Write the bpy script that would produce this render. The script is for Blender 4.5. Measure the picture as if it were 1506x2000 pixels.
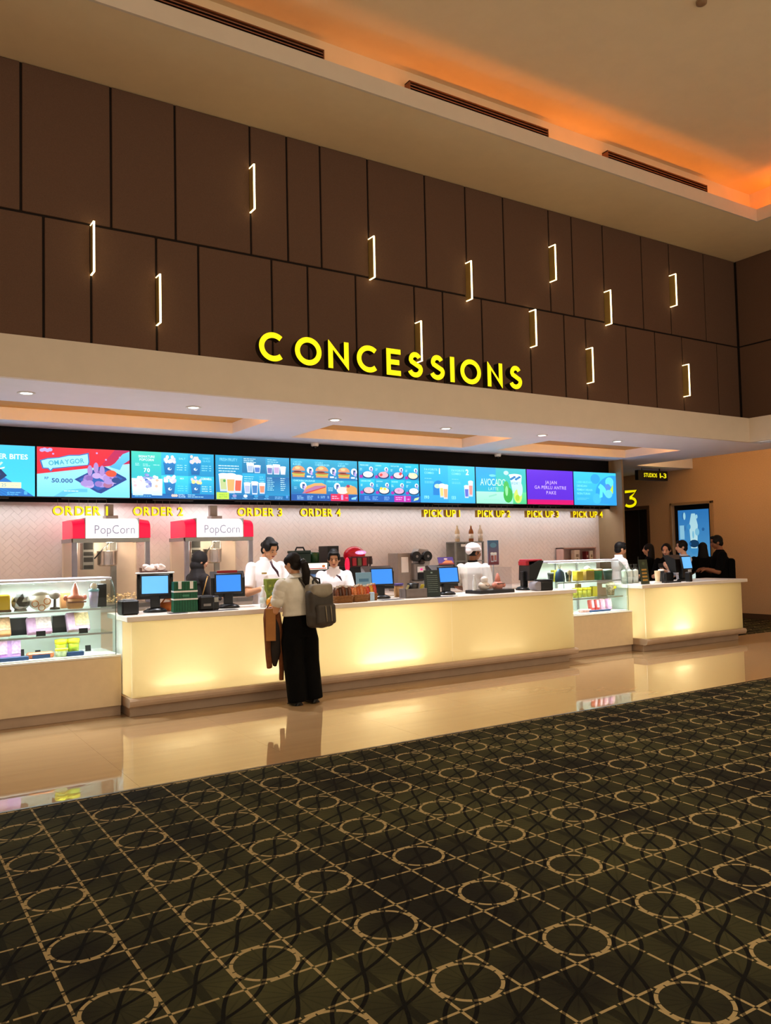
import bpy, bmesh, math, random
from mathutils import Vector, Matrix, Euler
random.seed(7)
for o in list(bpy.data.objects): bpy.data.objects.remove(o)
SC = bpy.context.scene
COL = SC.collection
PI = math.pi

# ---------------------------------------------------------------- camera
CAM_H, FPX = 1.58, 1590.0
YAW, PITCH, ROLL = (math.radians(a) for a in (32.63, 2.72, -1.288))
fw = Vector((math.sin(YAW)*math.cos(PITCH), math.cos(YAW)*math.cos(PITCH), math.sin(PITCH)))
rt0 = Vector((math.cos(YAW), -math.sin(YAW), 0)); up0 = rt0.cross(fw)
rt = rt0*math.cos(ROLL) + up0*math.sin(ROLL)
up = -rt0*math.sin(ROLL) + up0*math.cos(ROLL)
CAM = Vector((0, 0, CAM_H))
cd = bpy.data.cameras.new('camera'); co = bpy.data.objects.new('camera', cd); COL.objects.link(co)
M = Matrix((rt, up, -fw)).transposed().to_4x4(); M.translation = CAM
co.matrix_world = M
cd.sensor_fit = 'HORIZONTAL'; cd.sensor_width = 36.0; cd.lens = 36.0*FPX/1506.0
cd.clip_start = 0.05; cd.clip_end = 100
SC.camera = co

# ---------------------------------------------------------------- view, world
SC.view_settings.view_transform = 'Standard'
SC.view_settings.look = 'None'
SC.view_settings.exposure = 0.25
SC.view_settings.gamma = 1.0
SC.view_settings.use_curve_mapping = False
if hasattr(SC, 'cycles'): SC.cycles.transparent_max_bounces = 24
w = bpy.data.worlds.new('lobby_ambient'); SC.world = w; w.use_nodes = True
bg = w.node_tree.nodes['Background']; bg.inputs[0].default_value = (1.0, 0.82, 0.60, 1); bg.inputs[1].default_value = 0.84

# ---------------------------------------------------------------- main planes (metres)
Y_CARPET = 5.65            # carpet edge
Y_FRONT = 8.13             # counter fronts
Y_FASC, Z_SOF, Z_FTOP = 8.08, 3.25, 3.65
Y_WALL, X_WALL = 8.49, 12.82      # upper panelled wall and its right corner
X_FASC = 12.41
Z_CEIL, Z_MID = 6.50, 4.985
Y_LIP, X_LIP, Z_LIP = 7.21, 11.51, 6.685
Z_UP = 7.10
Y_BACK, X_STUB, Y_STUB = 11.43, 12.38, 10.80
Y_BAND, Y_SCR = 11.12, 10.95
X_COR = 15.5               # corridor wall
X_LEFT = -3.2

def area(name, loc, rot, sx, sy, power, col, spread=None):
    l = bpy.data.lights.new(name, 'AREA'); l.shape = 'RECTANGLE'; l.size = sx; l.size_y = sy
    l.energy = power; l.color = col
    if spread: l.spread = math.radians(spread)
    o = bpy.data.objects.new(name, l); COL.objects.link(o); o.location = loc; o.rotation_euler = rot
    return o
def spot(name, loc, power, col, size=110, blend=.6, rad=.06):
    l = bpy.data.lights.new(name, 'SPOT'); l.energy = power; l.color = col
    l.spot_size = math.radians(size); l.spot_blend = blend; l.shadow_soft_size = rad
    o = bpy.data.objects.new(name, l); COL.objects.link(o); o.location = loc
    return o
WARM = (1.0, 0.78, 0.52)
# orange LED strips lying on the ledge of the high ceiling recess (point upwards)
area('cove_led', (1.0, 7.36, 6.56), (PI, 0, 0), 8.4, .05, 5.2, (1.0, 0.27, 0.0))
area('cove_led', (8.2, 7.36, 6.56), (PI, 0, 0), 6.0, .05, 8.5, (1.0, 0.26, 0.0))
area('cove_led', (11.66, 2.5, 6.56), (PI, 0, 0), .05, 9.4, 31, (1.0, 0.21, 0.0))
# unseen fill lamps added in the recess ceiling, above and behind the camera
LOBBY_FILL = [(-1.5, -1.0), (2.0, -1.0), (5.5, -1.0), (9.0, -1.0), (1.0, 2.6), (4.6, 3.2), (8.0, 3.0), (10.8, 3.0)]
for x, y in LOBBY_FILL:
    spot('lobby_fill_lamp', (x, y, Z_UP-.03), 540 if x > 4 and y > 2 else 115, WARM, 130, .9, .10)
# soffit down lights over the counter
DOWN = [(1.36, 8.78), (3.12, 8.85), (5.0, 8.95), (6.75, 8.95), (8.5, 8.9), (10.15, 8.92)]
for x, y in DOWN:
    spot('soffit_lamp', (x, y, Z_SOF-.02), 270, (0.93, 0.95, 1.0), 104, .9, .05)
# white LED strip behind the menu screens, washing the tiled wall
area('screen_wash_led', ((X_STUB-1.0)/2, 11.22, 2.34), (math.radians(-16), 0, 0), 13.2, .05, 46, (0.98, 0.96, 1.0))

# ---------------------------------------------------------------- helpers
def ray(x, y): return fw*FPX + rt*(x-753) + up*(1000-y)
def onY(x, y, Y):
    d = ray(x, y); return CAM + d*((Y-CAM.y)/d.y)
def onZ(x, y, Z):
    d = ray(x, y); return CAM + d*((Z-CAM.z)/d.z)
def onX(x, y, X):
    d = ray(x, y); return CAM + d*((X-CAM.x)/d.x)

def lin(h):
    if isinstance(h, (tuple, list)): return tuple(h[:3])
    h = h.lstrip('#'); v = [int(h[i:i+2], 16)/255 for i in (0, 2, 4)]
    return tuple(c/12.92 if c <= .04045 else ((c+.055)/1.055)**2.4 for c in v)

MATS = {}
def mat(name, col, rough=.5, metal=0, emit=0, ecol=None, noise=.06, nscale=12, bump=0, spec=.5, coat=0, alpha=1, trans=0, sub=0, ior=1.45):
    if name in MATS: return MATS[name]
    m = bpy.data.materials.new(name); m.use_nodes = True; nt = m.node_tree
    b = nt.nodes['Principled BSDF']; c = lin(col)
    b.inputs['Roughness'].default_value = rough; b.inputs['Metallic'].default_value = metal
    b.inputs['Specular IOR Level'].default_value = spec; b.inputs['Coat Weight'].default_value = coat
    b.inputs['IOR'].default_value = ior
    b.inputs['Alpha'].default_value = alpha
    b.inputs['Transmission Weight'].default_value = trans
    if noise > 0 or bump > 0:
        tc = nt.nodes.new('ShaderNodeTexCoord'); n = nt.nodes.new('ShaderNodeTexNoise')
        n.inputs['Scale'].default_value = nscale; n.inputs['Detail'].default_value = 3
        nt.links.new(tc.outputs['Object'], n.inputs['Vector'])
        r = nt.nodes.new('ShaderNodeValToRGB')
        r.color_ramp.elements[0].position = .3; r.color_ramp.elements[1].position = .7
        r.color_ramp.elements[0].color = (*[max(0, x*(1-noise)) for x in c], 1)
        r.color_ramp.elements[1].color = (*[min(1, x*(1+noise)) for x in c], 1)
        nt.links.new(n.outputs['Fac'], r.inputs['Fac']); nt.links.new(r.outputs['Color'], b.inputs['Base Color'])
        if bump > 0:
            bp = nt.nodes.new('ShaderNodeBump'); bp.inputs['Strength'].default_value = bump; bp.inputs['Distance'].default_value = .004
            nt.links.new(n.outputs['Fac'], bp.inputs['Height']); nt.links.new(bp.outputs['Normal'], b.inputs['Normal'])
    else:
        b.inputs['Base Color'].default_value = (*c, 1)
    if emit > 0:
        b.inputs['Emission Color'].default_value = (*lin(ecol or col), 1); b.inputs['Emission Strength'].default_value = emit
    MATS[name] = m
    return m
def glass(name, tint=(.93, .97, .95), refl=.06, rough=.0):
    """thin sheet glass: clear with a Fresnel reflection"""
    if name in MATS: return MATS[name]
    m = bpy.data.materials.new(name); m.use_nodes = True; nt = m.node_tree
    for n in list(nt.nodes): nt.nodes.remove(n)
    out = nt.nodes.new('ShaderNodeOutputMaterial'); mx = nt.nodes.new('ShaderNodeMixShader')
    t = nt.nodes.new('ShaderNodeBsdfTransparent'); g = nt.nodes.new('ShaderNodeBsdfGlossy')
    t.inputs[0].default_value = (*tint, 1); g.inputs['Roughness'].default_value = rough
    lw = nt.nodes.new('ShaderNodeLayerWeight'); lw.inputs['Blend'].default_value = .5
    pw = nt.nodes.new('ShaderNodeMath'); pw.operation = 'POWER'; pw.inputs[1].default_value = 4.0; nt.links.new(lw.outputs['Facing'], pw.inputs[0])
    fr = nt.nodes.new('ShaderNodeMath'); fr.operation = 'MULTIPLY_ADD'; fr.inputs[1].default_value = refl*7; fr.inputs[2].default_value = refl*.4; nt.links.new(pw.outputs[0], fr.inputs[0])
    nt.links.new(fr.outputs[0], mx.inputs[0]); nt.links.new(t.outputs[0], mx.inputs[1]); nt.links.new(g.outputs[0], mx.inputs[2])
    nt.links.new(mx.outputs[0], out.inputs[0]); MATS[name] = m
    return m

class MB:
    """collects shapes, each with a material slot, into one mesh"""
    def __init__(s): s.bm = bmesh.new(); s.mi = 0
    def _mark(s, before, smooth=False):
        for f in s.bm.faces:
            if f not in before: f.material_index = s.mi; f.smooth = smooth
    def m(s, i): s.mi = i; return s
    def box(s, x0, y0, z0, x1, y1, z1, bev=0, seg=1, rot=None, pivot=None):
        bm = s.bm
        v = [bm.verts.new(p) for p in ((x0,y0,z0),(x1,y0,z0),(x1,y1,z0),(x0,y1,z0),(x0,y0,z1),(x1,y0,z1),(x1,y1,z1),(x0,y1,z1))]
        fs = [bm.faces.new([v[i] for i in q]) for q in ((0,3,2,1),(4,5,6,7),(0,1,5,4),(1,2,6,5),(2,3,7,6),(3,0,4,7))]
        for f in fs: f.material_index = s.mi
        if bev > 0:
            es = list({e for f in fs for e in f.edges})
            r = bmesh.ops.bevel(bm, geom=es, offset=bev, segments=seg, affect='EDGES', profile=.5, clamp_overlap=True)
            for f in r['faces']: f.material_index = s.mi; f.smooth = seg > 1
            v = list({x for f in r['faces'] for x in f.verts} | {x for x in v if x.is_valid})
        if rot is not None:
            bmesh.ops.rotate(bm, verts=[x for x in v if x.is_valid], cent=pivot or ((x0+x1)/2,(y0+y1)/2,(z0+z1)/2), matrix=Euler(rot).to_matrix())
        return s
    def rings(s, rings, caps=True, closed=True, smooth=True):
        bm = s.bm; R = [[bm.verts.new(p) for p in r] for r in rings]; n = len(R[0])
        for a, b in zip(R, R[1:]):
            for i in range(n if closed else n-1):
                f = bm.faces.new((a[i], a[(i+1) % n], b[(i+1) % n], b[i])); f.material_index = s.mi; f.smooth = smooth
        if caps:
            for r, fl in ((R[0], True), (R[-1], False)):
                try:
                    f = bm.faces.new(r[::-1] if fl else r); f.material_index = s.mi
                except ValueError: pass
        return s
    def cyl(s, p0, p1, r0, r1=None, n=16, smooth=True, sy=1.0):
        p0 = Vector(p0); p1 = Vector(p1); r1 = r0 if r1 is None else r1
        d = (p1-p0).normalized(); a = Vector((0,0,1)) if abs(d.z) < .9 else Vector((1,0,0))
        u = a.cross(d).normalized(); w_ = d.cross(u)
        ring = lambda p, r: [p + u*(r*math.cos(2*PI*i/n)) + w_*(r*sy*math.sin(2*PI*i/n)) for i in range(n)]
        return s.rings([ring(p0, r0), ring(p1, r1)], smooth=smooth)
    def tube(s, pts, r, n=8, caps=True):
        pts = [Vector(p) for p in pts]; rs = r if isinstance(r, (list, tuple)) else [r]*len(pts)
        rings = []; u = None
        for i, p in enumerate(pts):
            d = (pts[min(i+1, len(pts)-1)]-pts[max(i-1, 0)]).normalized()
            if u is None:
                a = Vector((0,0,1)) if abs(d.z) < .9 else Vector((1,0,0)); u = a.cross(d).normalized()
            else: u = (u - d*u.dot(d)).normalized()
            v = d.cross(u)
            rings.append([p + u*(rs[i]*math.cos(2*PI*k/n)) + v*(rs[i]*math.sin(2*PI*k/n)) for k in range(n)])
        return s.rings(rings, caps)
    def lathe(s, prof, c=(0,0,0), n=20, sy=1.0, smooth=True):
        c = Vector(c)
        return s.rings([[c+Vector((max(r, .0004)*math.cos(2*PI*i/n), max(r, .0004)*sy*math.sin(2*PI*i/n), z)) for i in range(n)] for r, z in prof], smooth=smooth)
    def ell(s, c, r, n=14, m=8, rot=None):
        c = Vector(c); q = Euler(rot).to_matrix() if rot else Matrix.Identity(3); rings = []
        for j in range(m+1):
            t = -PI/2 + PI*min(max(j/m, .012), .988)
            rings.append([c + q @ Vector((r[0]*math.cos(t)*math.cos(2*PI*i/n), r[1]*math.cos(t)*math.sin(2*PI*i/n), r[2]*math.sin(t))) for i in range(n)])
        return s.rings(rings)
    def poly(s, pts, z0=None, z1=None, plane='xz', smooth=False, d0=0.0, d1=0.0):
        """extrude a 2D outline; plane xz: depth along y"""
        f3 = {'xz': lambda a, b, d: (a, d, b), 'xy': lambda a, b, d: (a, b, d), 'yz': lambda a, b, d: (d, a, b)}[plane]
        return s.rings([[f3(a, b, d0) for a, b in pts], [f3(a, b, d1) for a, b in pts]], smooth=smooth)
    def quad(s, pts):
        f = s.bm.faces.new([s.bm.verts.new(p) for p in pts]); f.material_index = s.mi
        return s
    def build(s, name, mats, parent=None, recalc=True):
        me = bpy.data.meshes.new(name)
        if recalc: bmesh.ops.recalc_face_normals(s.bm, faces=s.bm.faces)
        s.bm.to_mesh(me); s.bm.free()
        for x in (mats if isinstance(mats, (list, tuple)) else [mats]): me.materials.append(x)
        return link(name, me, parent)
def link(name, me, parent=None):
    o = bpy.data.objects.new(name, me); COL.objects.link(o)
    if parent is not None: o.parent = parent
    return o
def thing(name, label, cat, loc=(0,0,0), rotz=0, group=None):
    o = bpy.data.objects.new(name, None); COL.objects.link(o); o.empty_display_size = .1
    o.location = loc; o.rotation_euler = (0, 0, rotz)
    return tag(o, label, cat, group)
def tag(o, label, cat, group=None):
    o['label'] = label; o['category'] = cat
    if group: o['group'] = group
    return o
def struct(o, label=None):
    o['kind'] = 'structure'
    if label: o['label'] = label
    return o
def part(o, label): o['label'] = label; return o
def dup(root, loc, rotz=None, label=None):
    r = root.copy(); COL.objects.link(r); r.location = loc
    if rotz is not None: r.rotation_euler = (0, 0, rotz)
    if label: r['label'] = label
    for ch in list(root.children):
        c = ch.copy(); COL.objects.link(c); c.parent = r
        for g in list(ch.children):
            d = g.copy(); COL.objects.link(d); d.parent = c
    return r

# ---------------------------------------------------------------- node helper for procedural patterns
class NG:
    def __init__(s, m): s.nt = m.node_tree; s.l = s.nt.links
    def node(s, t): return s.nt.nodes.new(t)
    def math(s, op, a, b=None, c=None):
        n = s.node('ShaderNodeMath'); n.operation = op
        for i, v in enumerate((a, b, c)):
            if v is None: continue
            if isinstance(v, (int, float)): n.inputs[i].default_value = v
            else: s.l.new(v, n.inputs[i])
        return n.outputs[0]
    def mix(s, fac, a, b):
        n = s.node('ShaderNodeMix'); n.data_type = 'RGBA'
        for k, v in ((0, fac), (6, a), (7, b)):
            if isinstance(v, (int, float)): n.inputs[k].default_value = v
            elif isinstance(v, tuple): n.inputs[k].default_value = (*v, 1)
            else: s.l.new(v, n.inputs[k])
        return n.outputs[2]
# ================================================================ STRUCTURE
M_PLASTER = mat('warm_white_plaster', '#e2d5c4', .7, noise=.02, nscale=6)
M_SOFFIT = mat('white_soffit_paint', '#f0eef6', .6, noise=.015, nscale=6)
M_CEIL = mat('cream_ceiling_paint', '#f2dcb6', .8, noise=.02, nscale=5)
M_PANEL = mat('brown_fabric_panel', '#6b5244', .9, noise=.10, nscale=160, bump=.35, spec=.15)
M_JOINT = mat('dark_joint', '#1d120d', .9, noise=.05)
M_BLACK = mat('black_matt_paint', '#050609', .7, noise=.1, spec=.2)
M_WALLB = mat('white_alcove_wall', '#ddd2cc', .6, noise=.02)
M_TILE = mat('white_glazed_tile', '#e4dad4', .38, noise=.03, nscale=3)
M_BEIGE = mat('beige_column_paint', '#927c5c', .7, noise=.03, nscale=8)
M_CORR = mat('tan_textured_wall', '#cfab88', .85, noise=.08, nscale=60, bump=.3, spec=.2)
M_BASEB = mat('brown_baseboard', '#4c3826', .6, noise=.06)

# --- floor: polished cream marble with faint drawn-out veins
def marble():
    m = bpy.data.materials.new('polished_cream_marble'); m.use_nodes = True; g = NG(m)
    b = m.node_tree.nodes['Principled BSDF']; tc = g.node('ShaderNodeTexCoord'); mp = g.node('ShaderNodeMapping')
    mp.inputs['Scale'].default_value = (.35, 5.0, 1); g.l.new(tc.outputs['Object'], mp.inputs[0])
    n = g.node('ShaderNodeTexNoise'); n.inputs['Scale'].default_value = 2.2; n.inputs['Detail'].default_value = 7; n.inputs['Roughness'].default_value = .6
    g.l.new(mp.outputs[0], n.inputs['Vector'])
    r = g.node('ShaderNodeValToRGB'); e = r.color_ramp.elements
    e[0].position = .34; e[0].color = (*lin('#a18360'), 1); e[1].position = .66; e[1].color = (*lin('#a68863'), 1)
    g.l.new(n.outputs['Fac'], r.inputs[0]); g.l.new(r.outputs[0], b.inputs['Base Color'])
    b.inputs['Roughness'].default_value = .018; b.inputs['IOR'].default_value = 1.62
    return m
M_MARBLE = marble()
# marble strip, split into big slabs with hairline joints
fl = struct(MB().box(X_LEFT, Y_CARPET, -.06, X_COR, 8.55, -.012).build('floor', mat('floor_screed', '#6b5a45', .9)), 'polished cream marble floor strip in front of the counters')
SL = 1.2
x = X_LEFT
k = 0
while x < X_COR-.01:
    x2 = min(x+SL, X_COR)
    for y0, y1 in ((Y_CARPET, 6.6), (6.6, 7.8), (7.8, 8.55)):
        o = MB().box(x+.0006, y0+.0006, -.012, x2-.0006, y1-.0006, 0).build('slab', M_MARBLE, fl)
    x = x2
struct(MB().box(X_LEFT, 8.55, -.06, X_STUB, Y_BACK, -.002).build('floor_service', mat('grey_service_floor', '#b4b0b0', .5)), 'floor of the staff aisle behind the counters')

# --- carpet with the woven circle-and-lattice pattern
def carpet_mat():
    m = bpy.data.materials.new('woven_lattice_carpet'); m.use_nodes = True; g = NG(m); mt = g.math
    b = m.node_tree.nodes['Principled BSDF']; tc = g.node('ShaderNodeTexCoord'); sx = g.node('ShaderNodeSeparateXYZ')
    g.l.new(tc.outputs['Object'], sx.inputs[0])
    S = .277
    a = mt('DIVIDE', mt('SUBTRACT', sx.outputs[0], .616), S); c = mt('DIVIDE', mt('SUBTRACT', sx.outputs[1], .6235), S)
    # wobble-free straight lines at integer a and c
    def line(t, wd):
        return mt('LESS_THAN', mt('ABSOLUTE', mt('SUBTRACT', t, mt('ROUND', t))), wd)
    def dash(t, n, duty):
        return mt('GREATER_THAN', mt('ABSOLUTE', mt('SUBTRACT', mt('FRACT', mt('ADD', mt('MULTIPLY', t, n), .5)), .5)), duty)
    la = mt('MULTIPLY', line(a, .022), dash(c, 3.0, .07)); lc = mt('MULTIPLY', line(c, .022), dash(a, 3.0, .07))
    # rings in the cells with even indices
    def cell2(t): return mt('SUBTRACT', mt('MULTIPLY', mt('FRACT', mt('MULTIPLY', mt('SUBTRACT', t, -.5), .5)), 2.0), 1.0)  # -1..1, 0 at t = .5 + 2k
    ca, cc = cell2(a), cell2(c)
    rad = mt('SQRT', mt('ADD', mt('MULTIPLY', ca, ca), mt('MULTIPLY', cc, cc)))
    ang = mt('ARCTAN2', cc, ca)
    ring = mt('MULTIPLY', mt('LESS_THAN', mt('ABSOLUTE', mt('SUBTRACT', rad, .462)), .027), dash(mt('MULTIPLY', ang, 6/PI), 1.0, .05))
    tan = mt('MAXIMUM', mt('MAXIMUM', la, lc), ring)
    # dark chains of lenses along the diagonal
    p = mt('ADD', a, c); q = mt('SUBTRACT', a, c); kk = mt('ROUND', q); e = mt('ABSOLUTE', mt('SUBTRACT', q, kk))
    co_ = mt('ABSOLUTE', mt('COSINE', mt('MULTIPLY', mt('SUBTRACT', p, kk), PI/2)))
    lens = mt('LESS_THAN', mt('ABSOLUTE', mt('SUBTRACT', e, mt('MULTIPLY', co_, .27))), .042)
    # fine starbursts around every cell centre, and broad dark lines through the plain cells
    fa = mt('SUBTRACT', mt('FRACT', a), .5); fc = mt('SUBTRACT', mt('FRACT', c), .5)
    an2 = mt('ARCTAN2', fc, fa); r2 = mt('SQRT', mt('ADD', mt('MULTIPLY', fa, fa), mt('MULTIPLY', fc, fc)))
    burst = mt('MULTIPLY', mt('GREATER_THAN', mt('COSINE', mt('MULTIPLY', an2, 16)), .80), mt('SUBTRACT', 1.0, mt('MULTIPLY', r2, 1.5)))
    hub = mt('MAXIMUM', 0.0, mt('SUBTRACT', .7, mt('MULTIPLY', r2, 5.0)))
    broad = mt('LESS_THAN', mt('ABSOLUTE', mt('SUBTRACT', mt('ABSOLUTE', ca), 1.0)), .07)
    dark = mt('MAXIMUM', mt('MULTIPLY', lens, .95), mt('MAXIMUM', mt('MULTIPLY', burst, .5), mt('MAXIMUM', hub, mt('MULTIPLY', broad, .55))))
    n = g.node('ShaderNodeTexNoise'); n.inputs['Scale'].default_value = 1.1; n.inputs['Detail'].default_value = 4
    g.l.new(tc.outputs['Object'], n.inputs['Vector'])
    r = g.node('ShaderNodeValToRGB'); el = r.color_ramp.elements
    el[0].position = .36; el[0].color = (*lin('#1a1812'), 1); el[1].position = .66; el[1].color = (*lin('#393821'), 1)
    g.l.new(n.outputs['Fac'], r.inputs[0])
    base = g.mix(dark, r.outputs[0], lin('#070605'))
    fine = g.node('ShaderNodeTexNoise'); fine.inputs['Scale'].default_value = 420; fine.inputs['Detail'].default_value = 2
    g.l.new(tc.outputs['Object'], fine.inputs['Vector'])
    tn = mt('MULTIPLY', tan, mt('SUBTRACT', 1.0, mt('MULTIPLY', lens, .75)))
    tn = mt('MULTIPLY', tn, mt('ADD', .62, mt('MULTIPLY', fine.outputs['Fac'], .5)))
    colr = g.mix(tn, base, lin('#9a8760'))
    g.l.new(colr, b.inputs['Base Color']); b.inputs['Roughness'].default_value = .95; b.inputs['Specular IOR Level'].default_value = .1
    bp = g.node('ShaderNodeBump'); bp.inputs['Strength'].default_value = .35; bp.inputs['Distance'].default_value = .004
    g.l.new(fine.outputs['Fac'], bp.inputs['Height']); g.l.new(bp.outputs[0], b.inputs['Normal'])
    return m
M_CARPET = carpet_mat()
cp = MB().box(X_LEFT, -3.0, -.03, X_COR, Y_CARPET, .006, .004).build('floor_carpet', M_CARPET)
struct(cp, 'dark olive carpet woven with tan circles and dashed lattice lines')
struct(MB().box(X_STUB, 8.55, -.03, X_COR, 16.0, .004).build('floor_corridor', M_CARPET), 'dark carpet in the corridor leading to the studios')
struct(MB().box(X_LEFT, Y_CARPET-.02, -.05, X_COR, Y_CARPET+.012, .008, .003).build('trim_1', mat('dark_metal_strip', '#3a2f22', .4, .8)), 'thin metal edging strip between carpet and marble')

# --- upper wall: dark backing with separate fabric panels
SCL = Y_WALL/7.83
SEAM_U = [v*SCL for v in (1.17,1.97,2.6,3.41,3.84,4.25,4.87,5.68,6.3,6.92,7.72,8.15,8.76,9.57,10.19,11.02)]
SEAM_L = [v*SCL for v in (1.36,1.78,2.4,2.83,3.64,4.07,4.68,5.49,5.91,6.52,7.33,7.95,8.36,9.18,9.8,10.42,11.27)]
SEAM_U = [X_LEFT, -1.4, -.55, .35] + SEAM_U + [X_WALL-.012]
SEAM_L = [X_LEFT, -1.1, -.2, .6] + SEAM_L + [X_WALL-.012]
wu = struct(MB().box(X_LEFT, Y_WALL+.02, Z_SOF+.1, X_WALL+.2, Y_WALL+.2, Z_CEIL+.05).build('wall_upper', M_JOINT), 'upper wall clad in brown fabric panels above the soffit')
G = .012
for seams, z0, z1 in ((SEAM_U, Z_MID+G, Z_CEIL-.004), (SEAM_L, Z_FTOP-.05, Z_MID-G)):
    for a, b_ in zip(seams, seams[1:]):
        MB().box(a+G, Y_WALL, z0, b_-G, Y_WALL+.024, z1, .006).build('panel', M_PANEL, wu)
wr = struct(MB().box(X_WALL+.02, 2.0, Z_SOF+.1, X_WALL+.2, Y_WALL+.2, Z_CEIL+.05).build('wall_right', M_JOINT), 'right upper wall with brown fabric panels')
ys = [Y_WALL-.012, 7.75, 6.9, 6.25, 5.4, 4.6, 3.8, 2.9, 2.0]
for z0, z1, off in ((Z_MID+G, Z_CEIL-.004, 0), (Z_FTOP-.05, Z_MID-G, .3)):
    for i, (a, b_) in enumerate(zip(ys, ys[1:])):
        a2 = a if i == 0 else a-off; b2 = b_-off
        MB().box(X_WALL, b2+G, z0, X_WALL+.024, a2-G, z1, .006).build('panel', M_PANEL, wr)

# --- soffit beam: fascia, underside with three raised coffers
so = MB()
so.box(X_LEFT, Y_FASC, Z_SOF, X_FASC+.02, Y_FASC+.06, Z_FTOP)             # front fascia
so.box(X_LEFT, Y_FASC+.06, Z_FTOP-.05, X_WALL+.2, Y_WALL+.03, Z_FTOP)      # ledge
so.build('trim_2', M_PLASTER); struct(bpy.data.objects['trim_2'], 'beige plaster fascia of the soffit carrying the big sign')
struct(MB().box(X_FASC, 2.0, Z_SOF, X_FASC+.06, Y_FASC+.06, Z_FTOP).box(X_FASC+.06, 2.0, Z_FTOP-.05, X_WALL+.03, Y_FASC+.1, Z_FTOP).build('trim_3', M_PLASTER), 'plaster fascia returning along the right wall')
KF = (Z_SOF-CAM_H)/(3.12-CAM_H)
COFF = [(.2, 3.95*KF), (4.78*KF, 7.66*KF), (8.35*KF, 11.3*KF)]
CY0, CY1, CH = 8.6*KF, 9.76*KF, .15
un = MB()
un.box(X_LEFT, Y_FASC+.06, Z_SOF, X_WALL, CY0, Z_SOF+.03)
un.box(X_LEFT, CY1, Z_SOF, X_WALL, Y_BACK, Z_SOF+.03)
xs = [X_LEFT] + [v for c in COFF for v in c] + [X_WALL]
for a, b_ in zip(xs[::2], xs[1::2]): un.box(a, CY0, Z_SOF, b_, CY1, Z_SOF+.03)
for a, b_ in COFF:     # coffer sides (behind the LED lip)
    un.box(a, CY0-.02, Z_SOF+.03, b_, CY0, Z_SOF+CH); un.box(a, CY1, Z_SOF+.03, b_, CY1+.02, Z_SOF+CH)
    un.box(a-.02, CY0, Z_SOF+.03, a, CY1, Z_SOF+CH); un.box(b_, CY0, Z_SOF+.03, b_+.02, CY1, Z_SOF+CH)
sof = struct(un.build('ceiling_soffit', M_SOFFIT), 'white underside of the soffit with three raised coffers')
for a, b_ in COFF: MB().box(a-.02, CY0-.02, Z_SOF+CH, b_+.02, CY1+.02, Z_SOF+CH+.02).build('coffer_panel', mat('gold_coffer_top', '#cf9a50', .6, noise=.04), sof)  # coffer tops in a flat gold-tan, sides left soffit white
for i, (a, b_) in enumerate(COFF):
    area('coffer_led', ((a+b_)/2, CY0+.05, Z_SOF+.05), (math.radians(160), 0, 0), b_-a-.15, .03, 17, (1.0, .50, .10))
# --- high ceiling: lower band, lip, ledge, riser, recess ceiling
hc = MB()
hc.box(X_LEFT, Y_LIP, Z_CEIL, X_WALL+.2, Y_WALL+.2, Z_CEIL+.03)
hc.box(X_LIP, -3, Z_CEIL, X_WALL+.2, Y_LIP, Z_CEIL+.03)
struct(hc.build('ceiling_band', M_CEIL), 'cream lower band of the ceiling along the wall')
lp = MB()
lp.box(X_LEFT, Y_LIP-.006, Z_CEIL-.003, X_LIP-.006, Y_LIP+.024, Z_LIP)
lp.box(X_LIP-.006, -3, Z_CEIL-.003, X_LIP+.024, Y_LIP+.024, Z_LIP)
struct(lp.build('trim_4', M_PLASTER), 'pale lip hiding the orange cove lights')
rs = MB()
rs.box(X_LEFT, Y_LIP+.30, Z_CEIL+.03, X_LIP+.33, Y_LIP+.34, Z_UP)
rs.box(X_LIP+.30, -3, Z_CEIL+.03, X_LIP+.34, Y_LIP+.34, Z_UP)
rs.box(X_LEFT, -3, Z_UP, X_LIP+.34, Y_LIP+.34, Z_UP+.03)
struct(rs.build('ceiling', M_CEIL), 'high recessed cream ceiling glowing orange at its edge')
# --- enclosing walls of the lobby out of view on the left
struct(MB().box(X_LEFT-.1, 2.0, 0, X_LEFT, Y_BACK, Z_CEIL).build('wall_left', M_CORR), 'left side wall')

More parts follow.
